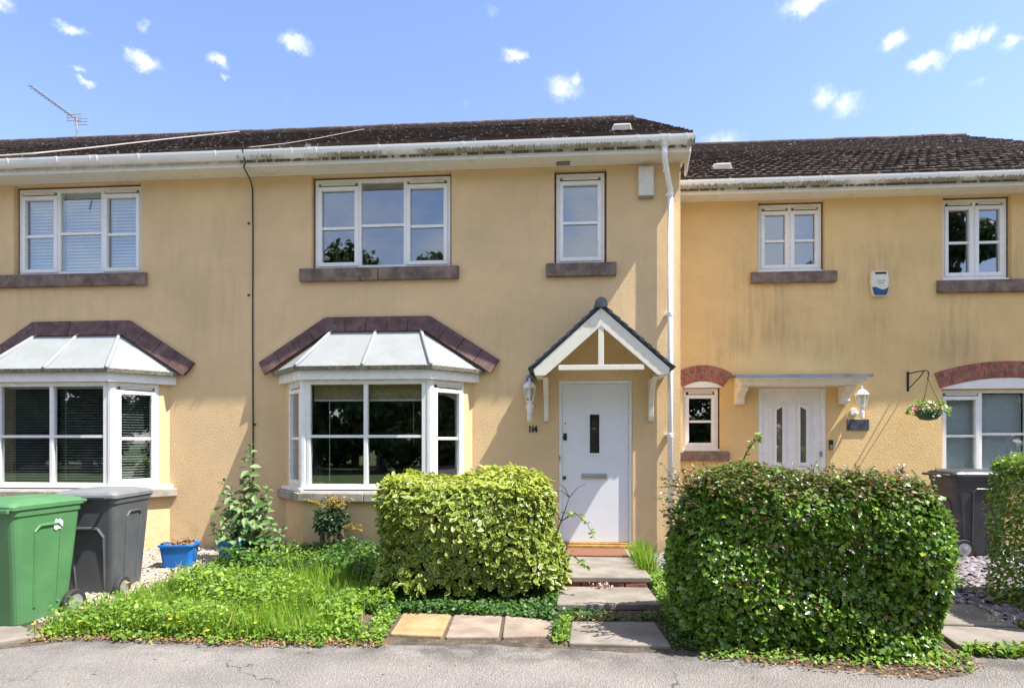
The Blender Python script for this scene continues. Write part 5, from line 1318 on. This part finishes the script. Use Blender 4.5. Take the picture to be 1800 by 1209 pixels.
cover('weeds', [(-4.2, -3.5), (-3.75, -3.46), (-2.9, -3.46), (-2.1, -3.47), (-1.35, -3.42), (-1.35, -3.2), (-4.1, -3.2)], 2600, tm_round(), ['weed'], .016, .04, .05, 'ragged fringe of weeds creeping onto the tarmac', 'weeds', False, lambda q: np.clip((.5 + .35*np.sin(q[:, 0]*9.1) + .3*np.sin(q[:, 0]*23.7 + 1) + (q[:, 1] + 3.40)*6), 0, 1)**1.5)
TALL = [(-3.75, -1.5), (-2.0, -1.75), (-1.5, -2.2), (-1.3, -2.4), (-1.55, -.62), (-3.6, -.62)]
cover('weeds', TALL, 12000, tm_lance(.3), ['weed_dark'], .025, .06, lambda q: .10 + .20*hn(q, 5), 'taller dark green weeds below the middle bay window', 'weeds')
UNDER = [(-1.75, -2.65), (-1.4, -2.62), (-.9, -2.62), (-.45, -2.62), (-.05, -2.75), (.02, -3.1), (-.06, -3.15), (-.03, -2.4), (-.02, -1.72), (-1.6, -1.75)]
cover('ground_ivy', UNDER, 8500, tm_round(), ['weed_dark'], .02, .045, lambda q: .03 + .08*hn(q, 6), 'creeping green ground cover below the variegated bush', 'ground cover')
STEPSIDE = [(.88, -2.75), (1.1, -2.75), (1.15, -1.3), (.93, -1.2), (.90, -1.9)]
cover('weeds', STEPSIDE, 2600, tm_round(), ['weed'], .018, .04, lambda q: .04 + .10*hn(q, 6), 'yellow-green weeds between the steps and the big hedge', 'weeds')
cover('grass', [(.84, -1.35), (1.0, -1.35), (1.0, -.55), (.86, -.55)], 420, tm_blade(), ['grass'], .8, 1.3, .26, 'tuft of long grass at the right end of the upper step', 'grass', True)
cover('weeds', [(-.02, -2.72), (.88, -2.7), (.88, -2.46), (-.02, -2.5)], 900, tm_round(), ['weed_dark'], .02, .045, .05, 'small dark weeds along the foot of the lower step', 'weeds', False, lambda q: np.clip(hn(q, 7)*1.2 - .2, .05, 1))
cover('weeds', [(2.9, -3.26), (3.7, -3.3), (3.95, -2.6), (3.72, -2.6), (3.66, -3.2), (2.92, -3.18)], 900, tm_lance(.3), ['weed'], .03, .06, .07, 'weeds beside the right-hand path slabs', 'weeds')
cover('weeds', [(3.3, -1.6), (4.0, -1.75), (4.0, -1.3), (3.2, -1.2)], 500, tm_lance(.25), ['young'], .03, .07, .12, 'light green weeds across the slate chippings', 'weeds')
cover('leaf_litter', [(-4.1, -3.55), (-3.7, -3.42), (-2.9, -3.44), (-2.1, -3.45), (-1.3, -3.40), (-1.3, -3.28), (-2.1, -3.28), (-2.9, -3.28), (-3.7, -3.26), (-4.25, -3.1)], 1500, tm_round(), ['litter'], .010, .028, .012, 'dry brown leaf litter along the tarmac edge by the grass', 'leaf litter')
cover('leaf_litter', [(1.25, -3.58), (2.4, -3.78), (2.95, -3.5), (2.9, -3.2), (1.3, -3.4)], 600, tm_round(), ['litter'], .012, .03, .014, 'brown leaf litter at the foot of the big hedge', 'leaf litter')
cover('weeds', [(1.0, -3.48), (2.0, -3.58), (2.75, -3.62), (2.9, -3.3), (1.0, -3.36)], 700, tm_round(), ['weed'], .02, .04, .05, 'sparse weeds along the foot of the big hedge', 'weeds')
cover('weeds', [(-1.5, -3.3), (-1.36, -3.28), (-1.40, -2.6), (-1.6, -2.6)], 500, tm_round(), ['weed'], .02, .04, .06, 'weeds at the left end of the flagstones', 'weeds')
cover('weeds', [(.84, -3.32), (1.0, -3.36), (1.05, -2.7), (.82, -2.7)], 500, tm_round(), ['weed_dark'], .02, .04, .06, 'weeds between the grey slab and the big hedge', 'weeds')
cover('weeds', [(-.06, -3.22), (.06, -3.27), (.09, -2.7), (-.02, -2.7)], 420, tm_round(), ['weed'], .018, .035, .05, 'weeds in the gap between flagstones and grey slab', 'weeds')
cover('leaf_litter', [(.0, -2.72), (.5, -2.72), (.5, -2.52), (.0, -2.52)], 220, tm_round(), ['litter'], .014, .034, .02, 'few dry leaves below the lower step', 'leaf litter')
cover('leaf_litter', [(-4, -5.6), (4, -5.6), (4, -3.7), (-4, -3.5)], 42, tm_round(), ['litter'], .014, .032, .003, 'scattered dry leaves on the open tarmac', 'leaf litter')
cover('gravel', [(-4.9, -3.0), (-4.35, -3.1), (-3.85, -2.6), (-3.7, -1.4), (-3.7, -.1), (-5.3, -.1), (-5.4, -1.4)], 9000, tm_pebble(), ['pebble'], .012, .03, .012, 'pale beige gravel around the bins', 'gravel')
cover('slate_chippings', [(2.95, -1.98), (4.05, -2.0), (4.2, -2.6), (3.75, -2.75), (3.72, -2.02), (4.9, -1.4), (6.5, .9), (2.2, 1.2), (1.6, -.1), (2.6, -1.2)], 9000, tm_chip(), ['chip'], .02, .06, .015, 'purple-grey slate chippings by the right-hand path', 'slate chippings')
cover('slate_chippings', [(.98, -1.5), (1.5, -1.5), (1.6, -.1), (1.0, -.1)], 1300, tm_chip(), ['chip'], .02, .05, .015, 'slate chippings at the foot of the downpipe', 'slate chippings')
# dandelions, pink blossom
for i, (px, py) in enumerate(((295, 1080), (320, 1075), (315, 1093), (390, 1079), (365, 1108), (449, 1095), (225, 1024), (60, 1097), (300, 1088), (141, 1092))):
    u = (px-900)/FPX; z = .17 if py < 1090 else .13; tt = (EYE - z)*FPX/(py - HOR); q = Vector((tt*(u*CT-ST), CAMY + tt*(CT+u*ST), z))
    g0 = gz(q.x, q.y)
    t = thing('dandelion', (q.x, q.y, g0), 'yellow dandelion flower standing in the front garden grass', 'dandelion', 'dandelions in the grass')
    m = MB(); m.tube([(q.x, q.y, g0 - .01), (q.x + .005, q.y, (g0+z)/2), (q.x, q.y, z)], .003, 4); m.build('stalk', 'weed', t)
    m = MB(); k = 11; rr = .019
    m.add([(q.x, q.y, z + .009)] + [(q.x + rr*(1 if j % 2 else .75)*math.cos(j*2*math.pi/k), q.y - .004 + rr*(1 if j % 2 else .75)*math.sin(j*2*math.pi/k), z + (.004 if j % 2 else .008)) for j in range(k)] + [(q.x, q.y, z - .008)],
          [(0, 1 + j, 1 + (j+1) % k) for j in range(k)] + [(k+1, 1 + (j+1) % k, 1 + j) for j in range(k)]); m.build('flower_head', 'petal_yellow', t)
q = np.stack([.42 + rng.normal(0, .05, 130), -1.80 + rng.normal(0, .03, 130), .11 + rng.random(130)*.035], 1)
o = joined('fallen_blossom', tm_round(), q, basis(rv(130) + np.array([0, 0, .6]), rv(130)), rng.uniform(.018, .03, 130), ['blossom'], None); tag(o, 'small heap of fallen pink blossom on the lower step', 'blossom')

# ---------------------------------------------------------------- trees across the road (mirrored in the windows)
def tree(x, y, h, label):
    t = thing('broadleaf_tree', (x, y, -.03), label, 'tree', 'trees across the road')
    m = MB(); top = Vector((x + random.gauss(0, .3), y, h*.72)); m.tube([(x, y, -.1), (x + .1, y, h*.2), (x + random.gauss(0, .2), y, h*.45), top], [.28, .2, .14, .05], 8)
    cl = []
    for k in range(18):
        a = random.uniform(0, 6.28); rr = random.uniform(.4, 2.5); c = Vector((x + rr*math.cos(a), y + rr*math.sin(a)*.8, h*random.uniform(.07, .92))); s = Vector((x, y, min(c.z*.75, h*.55))); m.tube([s, (s+c)/2 + Vector((0, 0, .2)), c], [.07, .05, .02], 5); cl.append(c)
    m.build('trunk', 'bark', t)
    n = 9000; ci = rng.integers(0, len(cl), n); C = np.array([list(c) for c in cl])[ci]; d = rv(n); d /= np.linalg.norm(d, axis=1, keepdims=True)
    pos = C + d*(rng.random(n)**.5)[:, None]*np.array([1.35, 1.2, 1.1])
    joined('crown', tm_lance(.3), pos, basis(d + rv(n, .6) + np.array([0, 0, .4]), rv(n)), rng.uniform(.28, .5, n), ['tree_leaf'], t)
spots = [(-40, -23, 9), (-35, -25, 10), (-30, -24, 9.5), (-25.5, -25, 9.5), (-21, -25, 9), (-17, -25, 9), (-13, -25, 10.6), (-9.6, -25, 12.4), (-6.4, -25, 11.4), (-3.4, -25, 8.5), (-.4, -25, 8.5), (2.6, -25, 8), (5.8, -25, 9), (9, -25, 9.6), (13.6, -25, 11.8), (17.5, -25, 12), (21, -25, 15.5), (26, -24, 12), (31, -25, 10), (36, -24, 10),
         (34, -19, 9), (33, -6, 9), (38, 0, 9), (30, -3.5, 9), (33, -1.5, 9.5), (34, -11, 9), (-34, -16, 9), (-36, -5, 9)] + [(-38 + 5*k, -31, 9) for k in range(16)]
for i, (x, y, h) in enumerate(spots):
    tree(x + random.uniform(-.5, .5), y + random.uniform(-.8, .8), h, 'broadleaf tree across the road, mirrored in the house windows')
